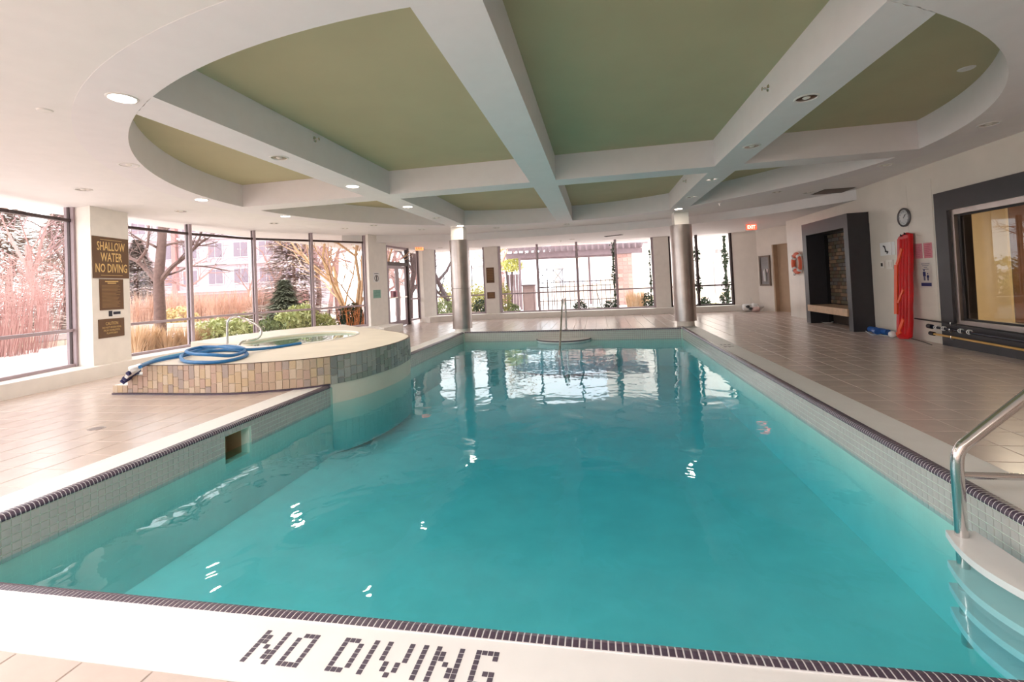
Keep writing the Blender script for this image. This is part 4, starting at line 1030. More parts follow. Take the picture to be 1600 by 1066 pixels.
def drain(px, py, label, r=.075):
    p = onz(px, py, 0); t = thing('floor_drain', label, 'drain', p)
    MB().lathe([(r*.8, .0015), (r, .003), (r, 0)], 24, p).build('rim', M_metal, t); MB().lathe([(0, .002), (r*.8, .002)], 24, p).build('grate', mat('drain_grate', (120, 104, 104), .4, metal=.6), t)
    for k in (-2, -1, 0, 1, 2): MB().box((p.x-r*.7, p.y+k*r*.28-.004, .002), (p.x+r*.7, p.y+k*r*.28+.004, .0035)).build('bar', M_metal, t)
drain(151, 670, 'round grey floor drain on the left deck')
drain(1176, 517, 'round floor drain on the right deck before the alcove')
drain(1510, 561, 'round floor drain on right deck below the interior window', .06)

# ================================================================== GARDEN OUTSIDE
GZ = -.12
ground = structure('ground', MB().box((-70, -30, GZ-.3), (-9.75, 90, GZ)).box((-9.75, 18.25, GZ-.3), (45, 90, GZ)), mat('pale_garden_ground', (212, 192, 182), .9, var=.14, scale=.6))
structure('patio', MB().box((-9.0, 17.5, GZ-.05), (14, 27, GZ+.015)), mat('pale_paving', (244, 234, 228), .9, var=.03, scale=1))
structure('side_paving', MB().prism([(-10.2, -6), (-13.5, -6), (-14.5, 9.5), (-10.2, 8.5)], GZ-.05, GZ+.012), MATS['pale_paving'])
M_bark = mat('grey_brown_bark', (116, 92, 86), .9, var=.2, scale=12)
M_barkp = mat('pinkish_bark', (168, 132, 126), .9, var=.15, scale=12)
M_barkd = mat('dark_bark', (84, 66, 66), .9, var=.2, scale=12)
M_barkl = mat('pale_tan_bark', (214, 178, 140), .9, var=.15, scale=12)
M_twig = mat('pink_brown_twigs', (158, 124, 124), .9)
M_redtwig = mat('red_brown_twigs', (182, 140, 134), .9)
def branch(tm, wm, p, d, ln, r, lv, rr, spread=.7, up=.15, kids=(3, 4)):
    k = 3; pts = [Vector(p)]; dd = Vector(d).normalized()
    for i in range(k):
        dd = (dd+Vector((rr.gauss(0, .13), rr.gauss(0, .13), rr.gauss(0, .08)+up*.3))).normalized(); pts.append(pts[-1]+dd*ln/k)
    (tm if lv > 1 else wm).tube(pts, r, 6 if lv > 2 else (4 if lv > 1 else 3), cap=False, r2=r*.55)
    if lv == 0: return
    for j in range(rr.randint(*kids)):
        t = rr.uniform(.3, 1); q = pts[min(k, max(1, int(round(t*k))))]
        s_ = Vector((rr.gauss(0, 1), rr.gauss(0, 1), rr.gauss(0, .5))); s_ = (s_-dd*s_.dot(dd)).normalized()
        nd = (dd*(1-spread*.5)+s_*spread+Vector((0, 0, up))).normalized()
        branch(tm, wm, q, nd, ln*rr.uniform(.5, .75), r*rr.uniform(.38, .55), lv-1, rr, spread, up, kids)
def bare_tree(p, hgt, label, bark=None, twig=None, seed=1, group=None, lv=4, r=None, lean=(0, 0), spread=.8, stems=1, up=.12, kids=(3, 4)):
    rr = random.Random(seed); t = thing('bare_tree', label, 'tree', p, group); tm, wm = MB(), MB()
    for s_ in range(stems):
        a = 2*math.pi*s_/max(stems, 1); off = Vector((math.cos(a), math.sin(a), 0))*(.18 if stems > 1 else 0)
        d = Vector((lean[0]+off.x*1.6, lean[1]+off.y*1.6, 1))
        branch(tm, wm, Vector(p)+off, d, hgt*.5, r or hgt*.022, lv, rr, spread, up, kids)
    tm.build('trunk', bark or M_bark, t, smooth=True)
    tag(wm.build('twigs', twig or M_twig, t), kind='stuff'); return t
def leaves(c, rad, n, size, seed, flat=1.0, shell=.5):
    g = np.random.default_rng(seed)
    v = g.normal(size=(n, 3)); v /= np.linalg.norm(v, axis=1)[:, None]; r = shell+(1-shell)*g.random(n)**.6
    lump_ = 1+.22*np.sin(v[:, :1]*5+seed)*np.cos(v[:, 1:2]*6-seed)
    pos = np.array(c)+v*r[:, None]*lump_*np.array(rad)
    a = g.normal(size=(n, 3)); a /= np.linalg.norm(a, axis=1)[:, None]; b = np.cross(a, g.normal(size=(n, 3))); b /= np.linalg.norm(b, axis=1)[:, None]
    s_ = size*(.6+.8*g.random(n))[:, None]
    q = np.stack([pos-a*s_, pos+b*s_*.5, pos+a*s_, pos-b*s_*.5], 1).reshape(-1, 3)
    q[:, 2] = np.maximum(q[:, 2], GZ)
    return q, [(4*i, 4*i+1, 4*i+2, 4*i+3) for i in range(n)]
def shrub(p, rad, label, material, n=900, size=.05, seed=1, group=None, name='garden_shrub', inner=None, stem=None):
    t = thing(name, label, 'shrub', p, group); c = (p[0], p[1], p[2]+rad[2]*.95)
    q, f = leaves(c, rad, n, size, seed); b = MB(); b.v = [tuple(x) for x in q]; b.f = f
    tag(b.build('foliage', material, t), kind='stuff')
    rr = random.Random(seed); sb = MB()
    for k in range(7):
        a = rr.uniform(0, 6.28); e = Vector((c[0]+rad[0]*.6*math.cos(a), c[1]+rad[1]*.6*math.sin(a), c[2]+rad[2]*.4*rr.random()))
        sb.tube([Vector(p), (Vector(p)+e)/2+Vector((0, 0, .05)), e], .012, 4, cap=False)
    tag(sb.build('stems', M_barkd, t), kind='stuff'); return t
def twig_bush(p, hgt, wid, label, material, n=160, seed=1, group=None, lean=.5):
    rr = random.Random(seed); t = thing('twiggy_bush', label, 'bush', p, group); b = MB()
    for k in range(n):
        a = rr.uniform(0, 6.283); s_ = rr.random()**.5; h_ = hgt*rr.uniform(.55, 1)
        e = Vector(p)+Vector((math.cos(a)*wid*s_, math.sin(a)*wid*s_, h_)); s0 = Vector(p)+Vector((math.cos(a)*wid*.6*s_, math.sin(a)*wid*.6*s_, 0)); mid = s0.lerp(e, .5)+Vector((rr.gauss(0, .06), rr.gauss(0, .06), .1))
        b.tube([s0, mid, e], .009, 3, cap=False, r2=.003)
        for j in range(4):
            q = mid.lerp(e, rr.random()); b.tube([q, q+Vector((rr.gauss(0, .3), rr.gauss(0, .3), rr.uniform(.0, .4)))*hgt*.2], .006, 3, cap=False, r2=.002)
    tag(b.build('twigs', material, t), kind='stuff'); return t
def grass(p, hgt, wid, label, material, n=420, seed=1, group=None):
    g = np.random.default_rng(seed); t = thing('ornamental_grass', label, 'grass', p, group)
    a = g.random(n)*6.283; r0 = wid*.35*g.random(n)**.5; h_ = hgt*(.5+.5*g.random(n)); ln = wid*(.2+.8*g.random(n))
    bx = p[0]+r0*np.cos(a); by = p[1]+r0*np.sin(a); ex = bx+ln*np.cos(a)*.6; ey = by+ln*np.sin(a)*.6; w_ = .008*(1+g.random(n))
    v = np.zeros((n, 5, 3)); px_, py_ = -np.sin(a), np.cos(a)
    for k, (f, wv) in enumerate(((0, 1), (0, -1), (.55, .8), (.55, -.8), (1, 0))):
        v[:, k, 0] = bx+(ex-bx)*f**2+px_*w_*wv; v[:, k, 1] = by+(ey-by)*f**2+py_*w_*wv; v[:, k, 2] = p[2]+h_*f
    b = MB(); b.v = [tuple(x) for x in v.reshape(-1, 3)]
    for i in range(n): b.f += [(5*i, 5*i+1, 5*i+3, 5*i+2), (5*i+2, 5*i+3, 5*i+4)]
    tag(b.build('blades', material, t), kind='stuff'); return t
def gpt(px, py, d):
    p = at(px, py, d); p.z = GZ; return p
M_orange_grass = mat('russet_grass', (206, 168, 148), .9, var=.2); M_tan_grass = mat('straw_grass', (220, 188, 154), .9, var=.12)
M_variegated = mat('variegated_leaf', (196, 200, 142), .7, var=.25, scale=30); M_leaf = mat('mid_green_leaf', (126, 138, 92), .7, var=.2); M_darkleaf = mat('dark_green_leaf', (46, 62, 38), .7, var=.25)
M_conif = mat('grey_green_needles', (190, 170, 160), .9, var=.2); M_lime = mat('lime_leaf', (206, 204, 120), .8, var=.15); M_olive = mat('olive_leaf', (164, 160, 96), .8, var=.2)
M_orangetwig = mat('orange_twigs', (220, 142, 88), .9)
def conifer(p, hgt, rad, label, seed, material=None):
    t = thing('conifer', label, 'tree', p); g = np.random.default_rng(seed); b = MB()
    n = int(5200*rad); z = g.random(n)**1.25; a = g.random(n)*6.283; r = rad*(1-z)*(.45+.55*g.random(n))*(1+.18*np.sin(z*38))
    pos = np.stack([p[0]+r*np.cos(a), p[1]+r*np.sin(a), p[2]+.3+z*hgt], 1); dr = np.stack([np.cos(a), np.sin(a), -.25+.2*g.random(n)], 1)*.30; sd = np.stack([-np.sin(a), np.cos(a), 0*a], 1)*.07
    v = np.stack([pos-sd, pos+sd, pos+dr], 1).reshape(-1, 3); b.v = [tuple(x) for x in v]; b.f = [(3*i, 3*i+1, 3*i+2) for i in range(n)]
    tag(b.build('needles', material or M_conif, t), kind='stuff')
    MB().tube([Vector(p), Vector(p)+Vector((0, 0, hgt))], rad*.05, 6, r2=.02).build('trunk', M_barkp, t)
# --- beyond the first window
for px_, d, h_, w_, sd, lab in ((12, 13, 2.9, 1.0, 1, 'red twiggy bush outside left window, at its left edge'), (48, 14.5, 3.2, 1.1, 2, 'red twiggy bush outside left window, in the middle of the pane'), (-20, 12.5, 2.6, 1.0, 3, 'red twiggy bush outside left window, cut by the photo edge')):
    twig_bush(gpt(px_, 545, d), h_, w_, lab, M_redtwig, 120, sd)
bare_tree(gpt(70, 530, 17), 7.5, 'pink barked bare tree behind the red bushes outside the left window', M_barkp, M_twig, 11, r=.15, spread=.6)
bare_tree(gpt(20, 520, 21), 8, 'bare tree far behind the red bushes outside left window', M_barkp, M_twig, 12, spread=.8)
bare_tree(gpt(98, 520, 22), 8.5, 'bare tree with low drooping boughs right of the pink barked tree', M_bark, M_twig, 13, spread=.9, up=.02)
M_stone = [mat('garden_stone_%s' % n, c, .85, var=.12) for n, c in (('rose', (198, 172, 162)), ('sand', (212, 190, 172)), ('grey', (182, 168, 164)))]
def stone_wall(a, b, hgt, label, rows=2, ln=.55):  # low garden walls and a kerb, built of stone blocks
    t = thing('garden_wall', label, 'border', (a+b)/2); dv = (b-a); L_ = dv.length; u = dv.normalized(); n = Vector((-u.y, u.x, 0)); ang = math.atan2(u.y, u.x)
    cm = [None]*3
    for i in range(3):
        bb_ = MB().bevel_box((-.5, -.5, -.5), (.5, .5, .5), .05); cm[i] = bpy.data.meshes.new('stone_block'); cm[i].from_pydata(bb_.v, [], bb_.f); cm[i].materials.append(M_stone[i])
    for r_ in range(rows):
        k = 0; s_ = -ln*.5*(r_ % 2)
        while s_ < L_:
            c = a+u*(s_+ln/2); c.z = GZ+hgt/rows*(r_+.5)
            piece('stone_block', random.choice(cm), t, Matrix.Translation(c) @ Matrix.Rotation(ang, 4, 'Z') @ Matrix.Diagonal((ln-.015, .3, hgt/rows-.012, 1))); s_ += ln
stone_wall(gpt(-40, 560, 13.2), gpt(104, 548, 15.5), .42, 'low pinkish stone block wall outside the left window')
stone_wall(gpt(206, 520, 19), gpt(470, 505, 19.5), .40, 'long low stone block wall crossing the garden before the russet grasses', rows=2, ln=.7)
structure('garden_path', MB().prism([tuple(gpt(-60, 585, 11.5))[:2], tuple(gpt(200, 545, 15))[:2], tuple(gpt(480, 510, 17.5))[:2], tuple(gpt(520, 505, 20))[:2], tuple(gpt(200, 525, 18.3))[:2], tuple(gpt(-60, 560, 13))[:2]], GZ, GZ+.02), mat('pale_path', (214, 200, 194), .9))
conifer(gpt(-6, 535, 20), 8.0, 3.0, 'broad hazy conifer behind the red bushes at the left edge of the photo', 5, mat('hazy_needles', (204, 184, 172), .9, var=.2))
conifer(gpt(104, 525, 25), 7.5, 2.6, 'broad hazy conifer right of the pink barked tree, beside the window pier', 6, mat('hazy_needles', (176, 160, 146)))
# --- beyond the second window
bt = thing('bare_tree', 'big bare tree with forked limbs close outside the window beside the brown signs', 'tree', gpt(252, 552, 12.5))
tm, wm = MB(), MB(); b0 = gpt(252, 552, 12.5); rr = random.Random(5)
tm.tube(smoothline([b0, at(250, 490, 12.5), at(248, 440, 12.5), at(251, 400, 12.5), at(254, 350, 12.5), at(252, 280, 12.6)], 5), .15, 9, cap=False, r2=.09)
for pts, r in ((((247, 443), (232, 425), (214, 408), (196, 402), (180, 398)), .075), (((252, 438), (268, 418), (286, 404), (302, 390), (322, 372)), .07), (((215, 409), (228, 392), (232, 370), (233, 345)), .045), (((247, 388), (236, 382), (222, 376), (206, 366)), .04), (((254, 385), (268, 381), (288, 378), (312, 384), (340, 378)), .035), (((256, 362), (270, 350), (280, 336)), .04), (((262, 430), (280, 424), (300, 416), (330, 418), (360, 424)), .028), (((300, 392), (312, 372), (318, 350), (324, 330)), .03)):
    P = [at(a, b, 12.5+rr.uniform(-.25, .25)) for a, b in pts]
    P[0] = at(*pts[0], 12.5); tm.tube(smoothline(P, 4), r, 6, cap=False, r2=r*.4)
    for q, q2 in zip(P[1:-1], P[2:]): branch(tm, wm, q, (q2-q).normalized()+Vector((0, 0, rr.uniform(-.4, .6))), .8, r*.35, 2, rr, .8)
tm.build('trunk', M_bark, bt, smooth=True); tag(wm.build('twigs', M_bark, bt), kind='stuff')
for i, (px_, d, h_) in enumerate(((212, 10.6, .95), (232, 11.2, .9), (262, 11.4, .8), (292, 11.8, .8), (318, 12.4, .7))):
    grass(gpt(px_, 560, d), h_, .55, 'clump of straw coloured grass close outside the window with the big bare tree', M_tan_grass, 380, 20+i, 'straw grass under the big bare tree')
for i, (px_, d, r_, mm, lab) in enumerate(((335, 12.6, (.62, .5, .42), M_variegated, 'pale variegated shrub outside glass, left of chrome grab rail'), (368, 12.9, (.5, .5, .40), M_variegated, 'pale variegated shrub seen behind the chrome grab rail'), (412, 13.6, (.6, .45, .36), M_leaf, 'low green shrub right of the chrome grab rail'), (455, 14.6, (.5, .45, .48), M_variegated, 'tall variegated shrub before the third mullion'), (478, 14.9, (.4, .4, .55), M_variegated, 'variegated shrub just left of the fourth mullion'), (505, 15.4, (.45, .4, .35), M_variegated, 'low variegated shrub just right of the fourth mullion'), (552, 16.0, (.5, .4, .5), M_darkleaf, 'dark green shrub in the corner of the last left window bay'))):
    shrub(gpt(px_, 530, d), r_, lab, mm, 1100, .06, 40+i)
for i in range(12):
    px_ = 205+i*22; grass(gpt(px_, 505, 22.5+(i % 3)*1.4), 1.9+.25*(i % 2), .95, 'tall russet ornamental grass in the band across the garden', M_orange_grass, 250, 60+i, 'russet grasses across the garden')
shrub(gpt(278, 505, 20), (.8, .7, .55), 'yellow shrub at the foot of the russet grasses', mat('yellow_leaf', (206, 182, 130), .8), 900, .07, 81)
shrub(gpt(380, 500, 21), (.6, .5, .32), 'low yellowish shrub before the russet grasses', M_olive, 500, .07, 82)
twig_bush(gpt(440, 505, 20.5), .8, .8, 'low rust coloured bush under the grey conifer', mat('rust_twigs', (186, 116, 96), .9), 150, 83)
conifer(gpt(462, 500, 22), 6.6, 2.0, 'tall grey green conifer right of the pale apartment block', 1)
conifer(gpt(218, 500, 26), 4.6, 2.0, 'rounded grey green conifer behind the big bare tree', 2)
conifer(gpt(446, 500, 18.5), 1.7, .9, 'small dark green conifer at the foot of the tall one', 3, mat('dull_green_needles', (120, 122, 98), .9, var=.2))
bare_tree(gpt(556, 500, 16.5), 5.5, 'pale tan many stemmed bare tree in the last left window bay', M_barkl, M_barkl, 31, r=.085, stems=5, spread=.6, lv=3)
twig_bush(gpt(552, 505, 15.6), 1.1, .6, 'bright orange twig bush at the foot of the pale many stemmed tree', M_orangetwig, 40, 85)
bare_tree(gpt(385, 500, 30), 5.2, 'slim pinkish bare tree before the apartment block', M_barkp, M_twig, 32, r=.09, spread=.6)
gf = thing('wire_fence', 'low dark wire fence behind the shrubs in the last left window bay', 'fence', gpt(535, 505, 17.2))
fa, fb = gpt(498, 510, 16.8), gpt(566, 502, 17.8)
for k in range(5):
    p = fa.lerp(fb, k/4); MB().tube([p, p+Vector((0, 0, .75))], .02, 6).build('post', M_barkd, gf)
for z in (.35, .7): MB().tube([fa+Vector((0, 0, z)), fb+Vector((0, 0, z))], .012, 6).build('rail', M_barkd, gf)
THICKET = ['slender bare tree in the thicket seen just right of the tall conifer', 'bare tree in the thicket left of the pale many stemmed tree', 'taller hazy bare tree far behind the last left window bay', 'bare tree in the thicket hidden by the cream door pier', 'bare tree in the thicket seen over the door pier and garden door', 'bare tree in the thicket seen through the garden door', 'hazy bare tree in the thicket right of the garden door', 'hazy bare tree between apartment block and tall conifer', 'hazy bare tree far behind the cream window pier with brown signs', 'hazy bare tree standing before the middle of the apartment block']
for i, (px_, d, h_) in enumerate(((495, 24, 7.5), (530, 22, 7), (515, 30, 8), (575, 26, 7.5), (600, 28, 8), (622, 24, 7), (660, 30, 8), (430, 34, 7), (180, 30, 8), (300, 36, 7))):
    bare_tree(gpt(px_, 490, d), h_, THICKET[i], M_barkp, M_twig, 100+i, 'bare trees in the far thicket', lv=4, spread=.85, up=.08)
# apartment block far away
apt = thing('apartment_block', 'pale apartment block with rows of windows far beyond the russet grasses', 'building', (-38, 42, GZ))
Q0, Q1 = gpt(196, 455, 50), gpt(482, 450, 50); au = (Q1-Q0).normalized(); an_ = Vector((au.y, -au.x, 0)); LA = (Q1-Q0).length
AM = frame4(Q0, au)
M_apt = mat('pale_apartment_wall', (184, 168, 174), .9, var=.03); M_aptred = mat('brick_apartment_base', (176, 128, 124), .9); M_aptwin = mat('apartment_window_glass', (132, 116, 128), .3); M_aptfr = mat('white_window_frame', (206, 194, 198), .6)
panel(AM, 0, 0, LA, 14, -6, 0).build('facade', M_apt, apt); panel(AM, 0, 0, LA, 1.7, 0, .08).build('brick_base', M_aptred, apt)
for k in range(4):
    panel(AM, 0, 2.0+2.9*k, LA, 2.25+2.9*k, 0, .25).build('floor_band', M_aptfr, apt)
    for j in range(7):
        x = .8+j*LA/7.2
        f = panel(AM, x, 2.75+2.9*k, x+1.7, 4.5+2.9*k, 0, .10).build('window', M_aptfr, apt)
        for s_ in (0, 1): panel(AM, x+.1+s_*.78, 2.85+2.9*k, x+.8+s_*.8, 4.4+2.9*k, .10, .13).build('pane', M_aptwin, f)
for j in (2, 5): panel(AM, j*LA/7.2-.1, 0, j*LA/7.2+.35, 14, 0, .45).build('pilaster', M_aptred if j == 2 else M_aptfr, apt)
# --- seen through the door and the bay left of the left steel column
bare_tree(gpt(640, 495, 21), 6.5, 'dark trunked tree seen through the garden door sidelight', M_barkd, M_barkd, 41, r=.17, lean=(.1, 0), spread=.7)
bare_tree(gpt(712, 484, 21.5), 5.6, 'dark leaning tree with twisted limbs left of the left steel column', M_barkd, M_barkd, 42, r=.15, lean=(-.5, 0), spread=1.0, kids=(2, 3))
shrub(gpt(696, 485, 21), (.6, .5, .42), 'dark green shrub under the dark leaning tree', M_leaf, 700, .06, 51)
shrub(gpt(742, 480, 22), (.9, .7, .62), 'olive shrub right of the left steel column', M_olive, 900, .07, 52); shrub(gpt(752, 482, 20.2), (.45, .4, .42), 'dark green shrub low in the bay right of the left steel column', M_darkleaf, 700, .05, 53)
shrub(gpt(725, 478, 26), (1.6, 1, .9), 'big olive shrub partly hidden by the left steel column', M_olive, 900, .09, 54)
stone_wall(gpt(684, 496, 19.3), gpt(760, 488, 20.5), .26, 'low tan stone kerb outside the bay by the left steel column', rows=1, ln=.5)
bare_tree(gpt(765, 478, 30), 7, 'bare yellowish tree behind the far window pier', M_barkl, mat('yellow_twigs', (206, 186, 142), .9), 43, spread=.9)
wsH = thing('white_shelter', 'white framed glazed shelter right of the left steel column', 'shelter', gpt(745, 470, 30))
SM = frame4(gpt(738, 470, 30), (1, .1, 0))
panel(SM, 0, .0, .9, 2.75, -1.0, -.95).build('back_panel', mat('shelter_panel', (226, 236, 246), .4), wsH); panel(SM, -.1, 2.72, 1.0, 2.86, -1.1, .1).build('roof', M_paper, wsH)
for x in (0, .84): panel(SM, x, 0, x+.06, 2.72, -.05, 0).build('post', M_barkd, wsH)
# --- beyond the wide far window
pg = thing('pergola', 'long timber pergola with rafters outside the wide far window', 'pergola', gpt(900, 480, 24))
M_perg = mat('mauve_timber', (134, 114, 118), .8, var=.1); M_pbrick = [mat('pergola_brick_%s' % n, c, .85) for n, c in (('pink', (180, 142, 134)), ('rose', (168, 130, 122)), ('pale', (188, 154, 144)))]
pA, pB = gpt(800, 480, 24), gpt(1002, 472, 24); pu = (pB-pA).normalized(); PLn = (pB-pA).length
zt = at(900, 393, 24).z
PM = frame4(pA, pu)
z0 = zt-GZ
for dz in (0, -2.2): panel(PM, -.2, z0-.22, PLn+.2, z0+.05, dz-.12, dz).build('beam', M_perg, pg)
for k in range(22):
    x = .15+k*(PLn-.1)/21; panel(PM, x-.035, z0+.05, x+.035, z0+.30, -2.6, .45).build('rafter', M_perg, pg)
for dz in (-.3, -1.2, -2.1): panel(PM, -.1, z0+.30, PLn+.6, z0+.37, dz-.05, dz).build('batten', M_perg, pg)
def brick_pillar(parent, M4, x0, x1, hgt, dz0, dz1):
    panel(M4, x0+.02, 0, x1-.02, hgt, dz0+.02, dz1-.02).build('pillar_core', mat('pillar_mortar', (186, 164, 156), .9), parent)
    rows = int(hgt/.2); nb = max(2, int(round((x1-x0)/.3)))
    mes = []
    for mm in M_pbrick:
        b_ = MB().bevel_box((-.5, -.5, -.5), (.5, .5, .5), .05); me = bpy.data.meshes.new('brick'); me.from_pydata(b_.v, [], b_.f); me.materials.append(mm); mes.append(me)
    for r_ in range(rows):
        for c_ in range(nb):
            wv = (x1-x0)/nb
            piece('brick', random.choice(mes), parent, M4 @ Matrix.Translation((x0+wv*(c_+.5), (r_+.5)*hgt/rows, (dz0+dz1)/2)) @ Matrix.Diagonal((wv-.02, hgt/rows-.02, dz1-dz0, 1)))
brick_pillar(pg, PM, PLn-1.15, PLn-.35, z0-.22, -.75, -.05); panel(PM, .45, 0, .57, z0-.22, -.12, -.0).build('post', M_perg, pg)
for x in (1.5, PLn*.66): panel(PM, x, 0, x+.1, z0-.22, -2.3, -2.2).build('post', M_perg, pg)
wbld = thing('white_building', 'bright white rendered building with a grey door at the right', 'building', gpt(1075, 465, 28))
M_render = mat('white_render', (250, 240, 228), .9, var=.02)
wA, wB = gpt(1000, 462, 27), gpt(1175, 458, 29); WM = frame4(wA, wB-wA); WL = (wB-wA).length
panel(WM, 0, 0, WL, 7.5, -5, 0).build('wall', M_render, wbld)
dx, _ = (1125-1000)/175*WL, 0
dr = panel(WM, dx-.42, .12, dx+.42, 2.15, 0, .04).build('door', mat('pale_grey_door', (208, 198, 200), .6), wbld); panel(WM, dx+.28, 1.05, dx+.36, 1.12, .04, .09).build('door_knob', M_metal, dr)
for (a, b, c, d) in ((dx-.5, .12, dx-.42, 2.24), (dx+.42, .12, dx+.5, 2.24), (dx-.42, 2.15, dx+.42, 2.24)): panel(WM, a, b, c, d, 0, .06).build('door_frame', mat('grey_door_frame', (168, 156, 156), .6), wbld)
panel(WM, dx-.3, 2.75, dx+.1, 2.95, 0, .22).build('wall_lamp', mat('grey_lamp', (150, 140, 140), .5), wbld); panel(WM, 0, 0, WL, .3, 0, .05).build('plinth', mat('sandy_plinth', (232, 208, 176), .9), wbld)
lb_ = thing('low_building', 'long low building with a brownish pink roof band behind the pergola', 'building', gpt(930, 460, 42))
LM = frame4(gpt(868, 460, 42), (1, .02, 0)); zr0 = at(930, 384, 42).z-GZ; zr1 = at(930, 352, 42).z-GZ
panel(LM, 0, 0, 7, zr0, -6, 0).build('wall', M_render, lb_); panel(LM, -.2, zr0, 7.2, zr1, -6.2, .4).build('roof_band', mat('pink_brown_roof', (214, 176, 168), .9), lb_)
for k in range(5):
    w1 = panel(LM, .4+k*1.35, 1.0, 1.4+k*1.35, 2.6, 0, .06).build('window', M_aptfr, lb_); panel(LM, .48+k*1.35, 1.08, 1.32+k*1.35, 2.52, .06, .09).build('pane', mat('sky_pane', (214, 222, 236), .2), w1)
fn = thing('picket_fence', 'thin dark metal picket fence outside the wide far window', 'fence', gpt(900, 484, 20))
fA, fB = gpt(843, 487, 20), gpt(962, 482, 20); fu = (fB-fA).normalized(); FL = (fB-fA).length
for k in range(18):
    p = fA+fu*(FL*k/17); MB().box((-.013, -.013, 0), (.013, .013, 1.42), Matrix.Identity(3), p).build('picket', M_frame_dark, fn)
for z in (.15, .55, 1.15, 1.36): bar_between(MB(), fA, fB, GZ+z, GZ+z+.03, .03).build('rail', M_frame_dark, fn)
ub = thing('utility_cabinet', 'tall mauve utility cabinet left of the picket fence', 'cabinet', gpt(827, 488, 19.5)); UM = frame4(gpt(818, 488, 19.5), (1, 0, 0))
panel(UM, 0, 0, .52, 1.28, -.4, 0).build('body', mat('mauve_cabinet', (168, 144, 144), .6), ub); panel(UM, .06, .12, .46, 1.16, 0, .02).build('door', mat('mauve_cabinet_door', (182, 158, 156), .6), ub); panel(UM, -.03, 1.28, .55, 1.34, -.43, .03).build('lid', M_perg, ub)
pf = thing('plank_fence', 'weathered upright plank fence behind the lime coloured tree', 'fence', gpt(805, 475, 27)); FM = frame4(gpt(794, 475, 27), (1, 0, 0))
for k in range(5): panel(FM, k*.17, 0, k*.17+.155, 1.95+.02*(k % 2), -.03, 0).build('plank', M_perg, pf)
for x in (0, .80): panel(FM, x-.04, 0, x+.06, 2.2, 0, .08).build('post', M_frame_dark, pf)
def trellis(px, d, label, peak):
    t = thing('trellis', label, 'trellis', gpt(px, 480, d)); TM = frame4(gpt(px, 480, d), (1, 0, 0)); zt_ = at(px, 421, d).z-GZ; zl = at(px, 440, d).z-GZ
    for x in (-.24, .22): panel(TM, x, 0, x+.03, zt_, 0, .03).build('post', M_frame_dark, t)
    for z in (zl, zt_, zl*.8, zl*.62): panel(TM, -.26, z, .27, z+.03, 0, .03).build('rail', M_frame_dark, t)
    for (a, b) in ((((-.24, zl)), (.24, zt_)), ((-.24, zt_), (.24, zl))): MB().tube([TM @ Vector((*a, .015)), TM @ Vector((*b, .015))], .016, 6).build('cross_bar', M_frame_dark, t)
    if peak:
        for s_ in (-1, 1): MB().tube([TM @ Vector((s_*.3, zt_, .015)), TM @ Vector((0, zt_+.35, .015))], .016, 6).build('peak_bar', M_perg, t)
trellis(850, 22, 'dark garden trellis with a plain flat top outside the far window', False); trellis(874, 23, 'dark garden trellis with a pointed top outside the far window', True)
lt_t = thing('lime_tree', 'small tree with lime yellow crown outside the wide far window', 'tree', gpt(800, 480, 25)); cpt = at(800, 415, 25)
q, f = leaves(tuple(cpt), (.62, .5, .36), 900, .07, 91); b = MB(); b.v = [tuple(x) for x in q]; b.f = f; tag(b.build('crown', M_lime, lt_t), kind='stuff')
MB().tube([gpt(800, 480, 25), cpt], .05, 6).build('trunk', M_barkd, lt_t)
shrub(gpt(789, 484, 19.6), (.30, .3, .75), 'tall olive shrub at the left edge of the wide far window', M_olive, 800, .05, 92); shrub(gpt(801, 486, 19.6), (.34, .3, .30), 'low green shrub beside the tall olive shrub at the far window', M_leaf, 600, .05, 93)
bare_tree(gpt(790, 478, 33), 7.5, 'hazy bare tree above the lime crown', M_barkp, M_twig, 44, spread=.9)
for i, (px_, d, r_, mm, lab) in enumerate(((907, 18.3, (.26, .2, .32), M_darkleaf, 'small dark shrub at the second mullion of the wide far window'), (930, 18.8, (.45, .25, .14), M_leaf, 'low green planting between the two dark shrubs at far window'), (953, 18.3, (.30, .2, .30), M_darkleaf, 'small dark shrub at the third mullion of the wide far window'), (1013, 18.4, (.24, .2, .42), M_darkleaf, 'dark shrub in the right corner of the wide far window'), (1042, 18.4, (.2, .2, .3), M_darkleaf, 'dark shrub low between the far pier and right steel column'), (1102, 18.6, (.25, .2, .26), M_darkleaf, 'dark shrub at the foot of the ivy right of the right steel column'), (1134, 18.6, (.22, .2, .34), M_darkleaf, 'dark shrub under the ivy in the last far window'), (1115, 18.9, (.4, .2, .12), M_olive, 'low yellowish planting under the last far window'))):
    shrub(gpt(px_, 480, d), r_, lab, mm, 420, .045, 120+i)
for i, px_ in enumerate((994, 1004, 985)): grass(gpt(px_, 480, 18.8+.3*i), 1.0, .35, 'straw grass tuft by the brick pergola pillar', M_tan_grass, 200, 140+i, 'straw grass by the pergola pillar')
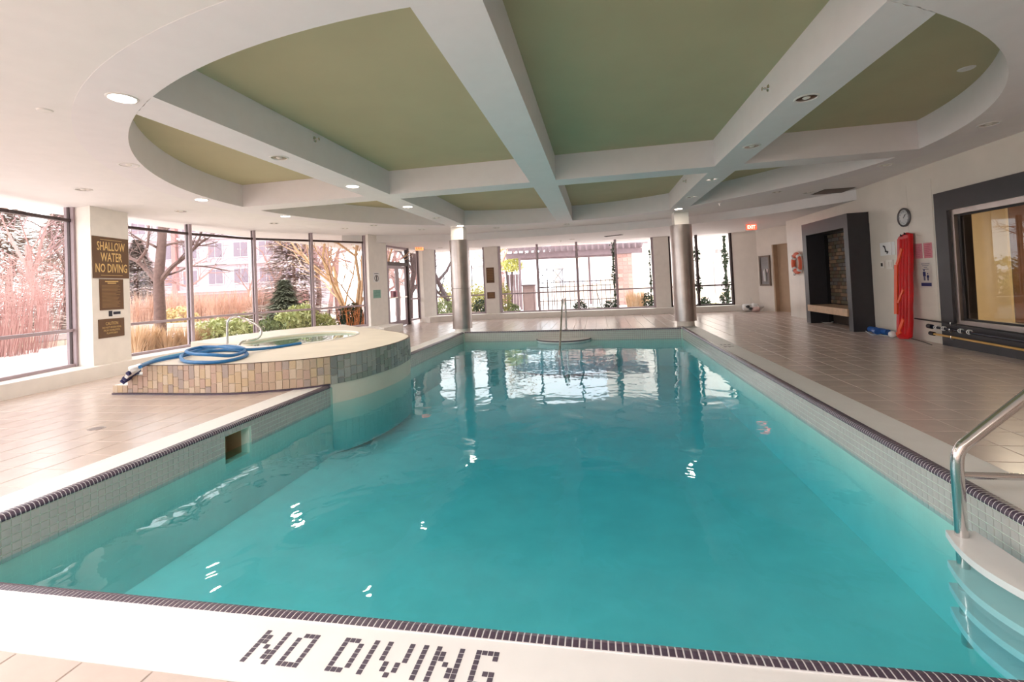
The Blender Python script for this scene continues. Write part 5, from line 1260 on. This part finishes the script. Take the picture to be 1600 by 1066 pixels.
def vine(px, d, y0, y1, wid, n, label, seed):
    a, b_ = at(px, y1, d), at(px, y0, d); a.z = GZ; b_.x, b_.y = a.x, a.y; t = thing('ivy_vine', label, 'vine', a); g = np.random.default_rng(seed)
    n = int(n*1.7); z = g.random(n); pos = np.array(a)[None]+(np.array(b_)-np.array(a))[None]*z[:, None]+np.stack([g.normal(size=n)*wid*(.5+.5*np.sin(z*17+seed)), g.normal(size=n)*.05, 0*z], 1)
    k = g.normal(size=(n, 3)); k /= np.linalg.norm(k, axis=1)[:, None]; m_ = np.cross(k, g.normal(size=(n, 3))); m_ /= np.linalg.norm(m_, axis=1)[:, None]; s_ = .045*(.6+g.random(n))[:, None]
    q = np.stack([pos-k*s_, pos+m_*s_*.7, pos+k*s_, pos-m_*s_*.7], 1).reshape(-1, 3); b = MB(); b.v = [tuple(x) for x in q]; b.f = [(4*i, 4*i+1, 4*i+2, 4*i+3) for i in range(n)]
    tag(b.build('leaves', M_darkleaf, t), kind='stuff')
    MB().tube([a]+[a.lerp(b_, k_/8)+Vector((.03*math.sin(k_*2+seed), 0, 0)) for k_ in range(1, 9)], .012, 5).build('stem', M_barkd, t)
for i, (px_, y0, wid, n, lab) in enumerate(((962, 372, .06, 260, 'ivy climbing outside the third mullion of the wide far window'), (1019, 390, .03, 90, 'thin ivy strand at the right edge of the wide far window'), (1045, 366, .05, 160, 'sparse ivy seen just left of the right steel column'), (1093, 366, .07, 420, 'thick ivy column right beside the right steel column'), (1137, 360, .09, 520, 'thick ivy column along the right edge of the last far window'), (781, 395, .03, 110, 'thin ivy strand at the left edge of the wide far window'))):
    vine(px_, 18.1, y0, 482, wid, n, lab, 200+i)
wl_ = thing('garden_lantern', 'small white box lantern on a stake outside the far window', 'lantern', gpt(926, 484, 18.6)); bq = gpt(926, 484, 18.6)
MB().box((-.11, -.08, .12), (.11, .08, .32), Matrix.Identity(3), bq).build('box', M_paper, wl_); MB().box((-.12, -.09, .05), (.12, .09, .13), Matrix.Identity(3), bq).build('base', M_black, wl_)
MB().tube([bq+Vector((.2, 0, .95)), bq+Vector((.42, 0, 0))], .014, 6).build('stake', M_frame_dark, wl_)
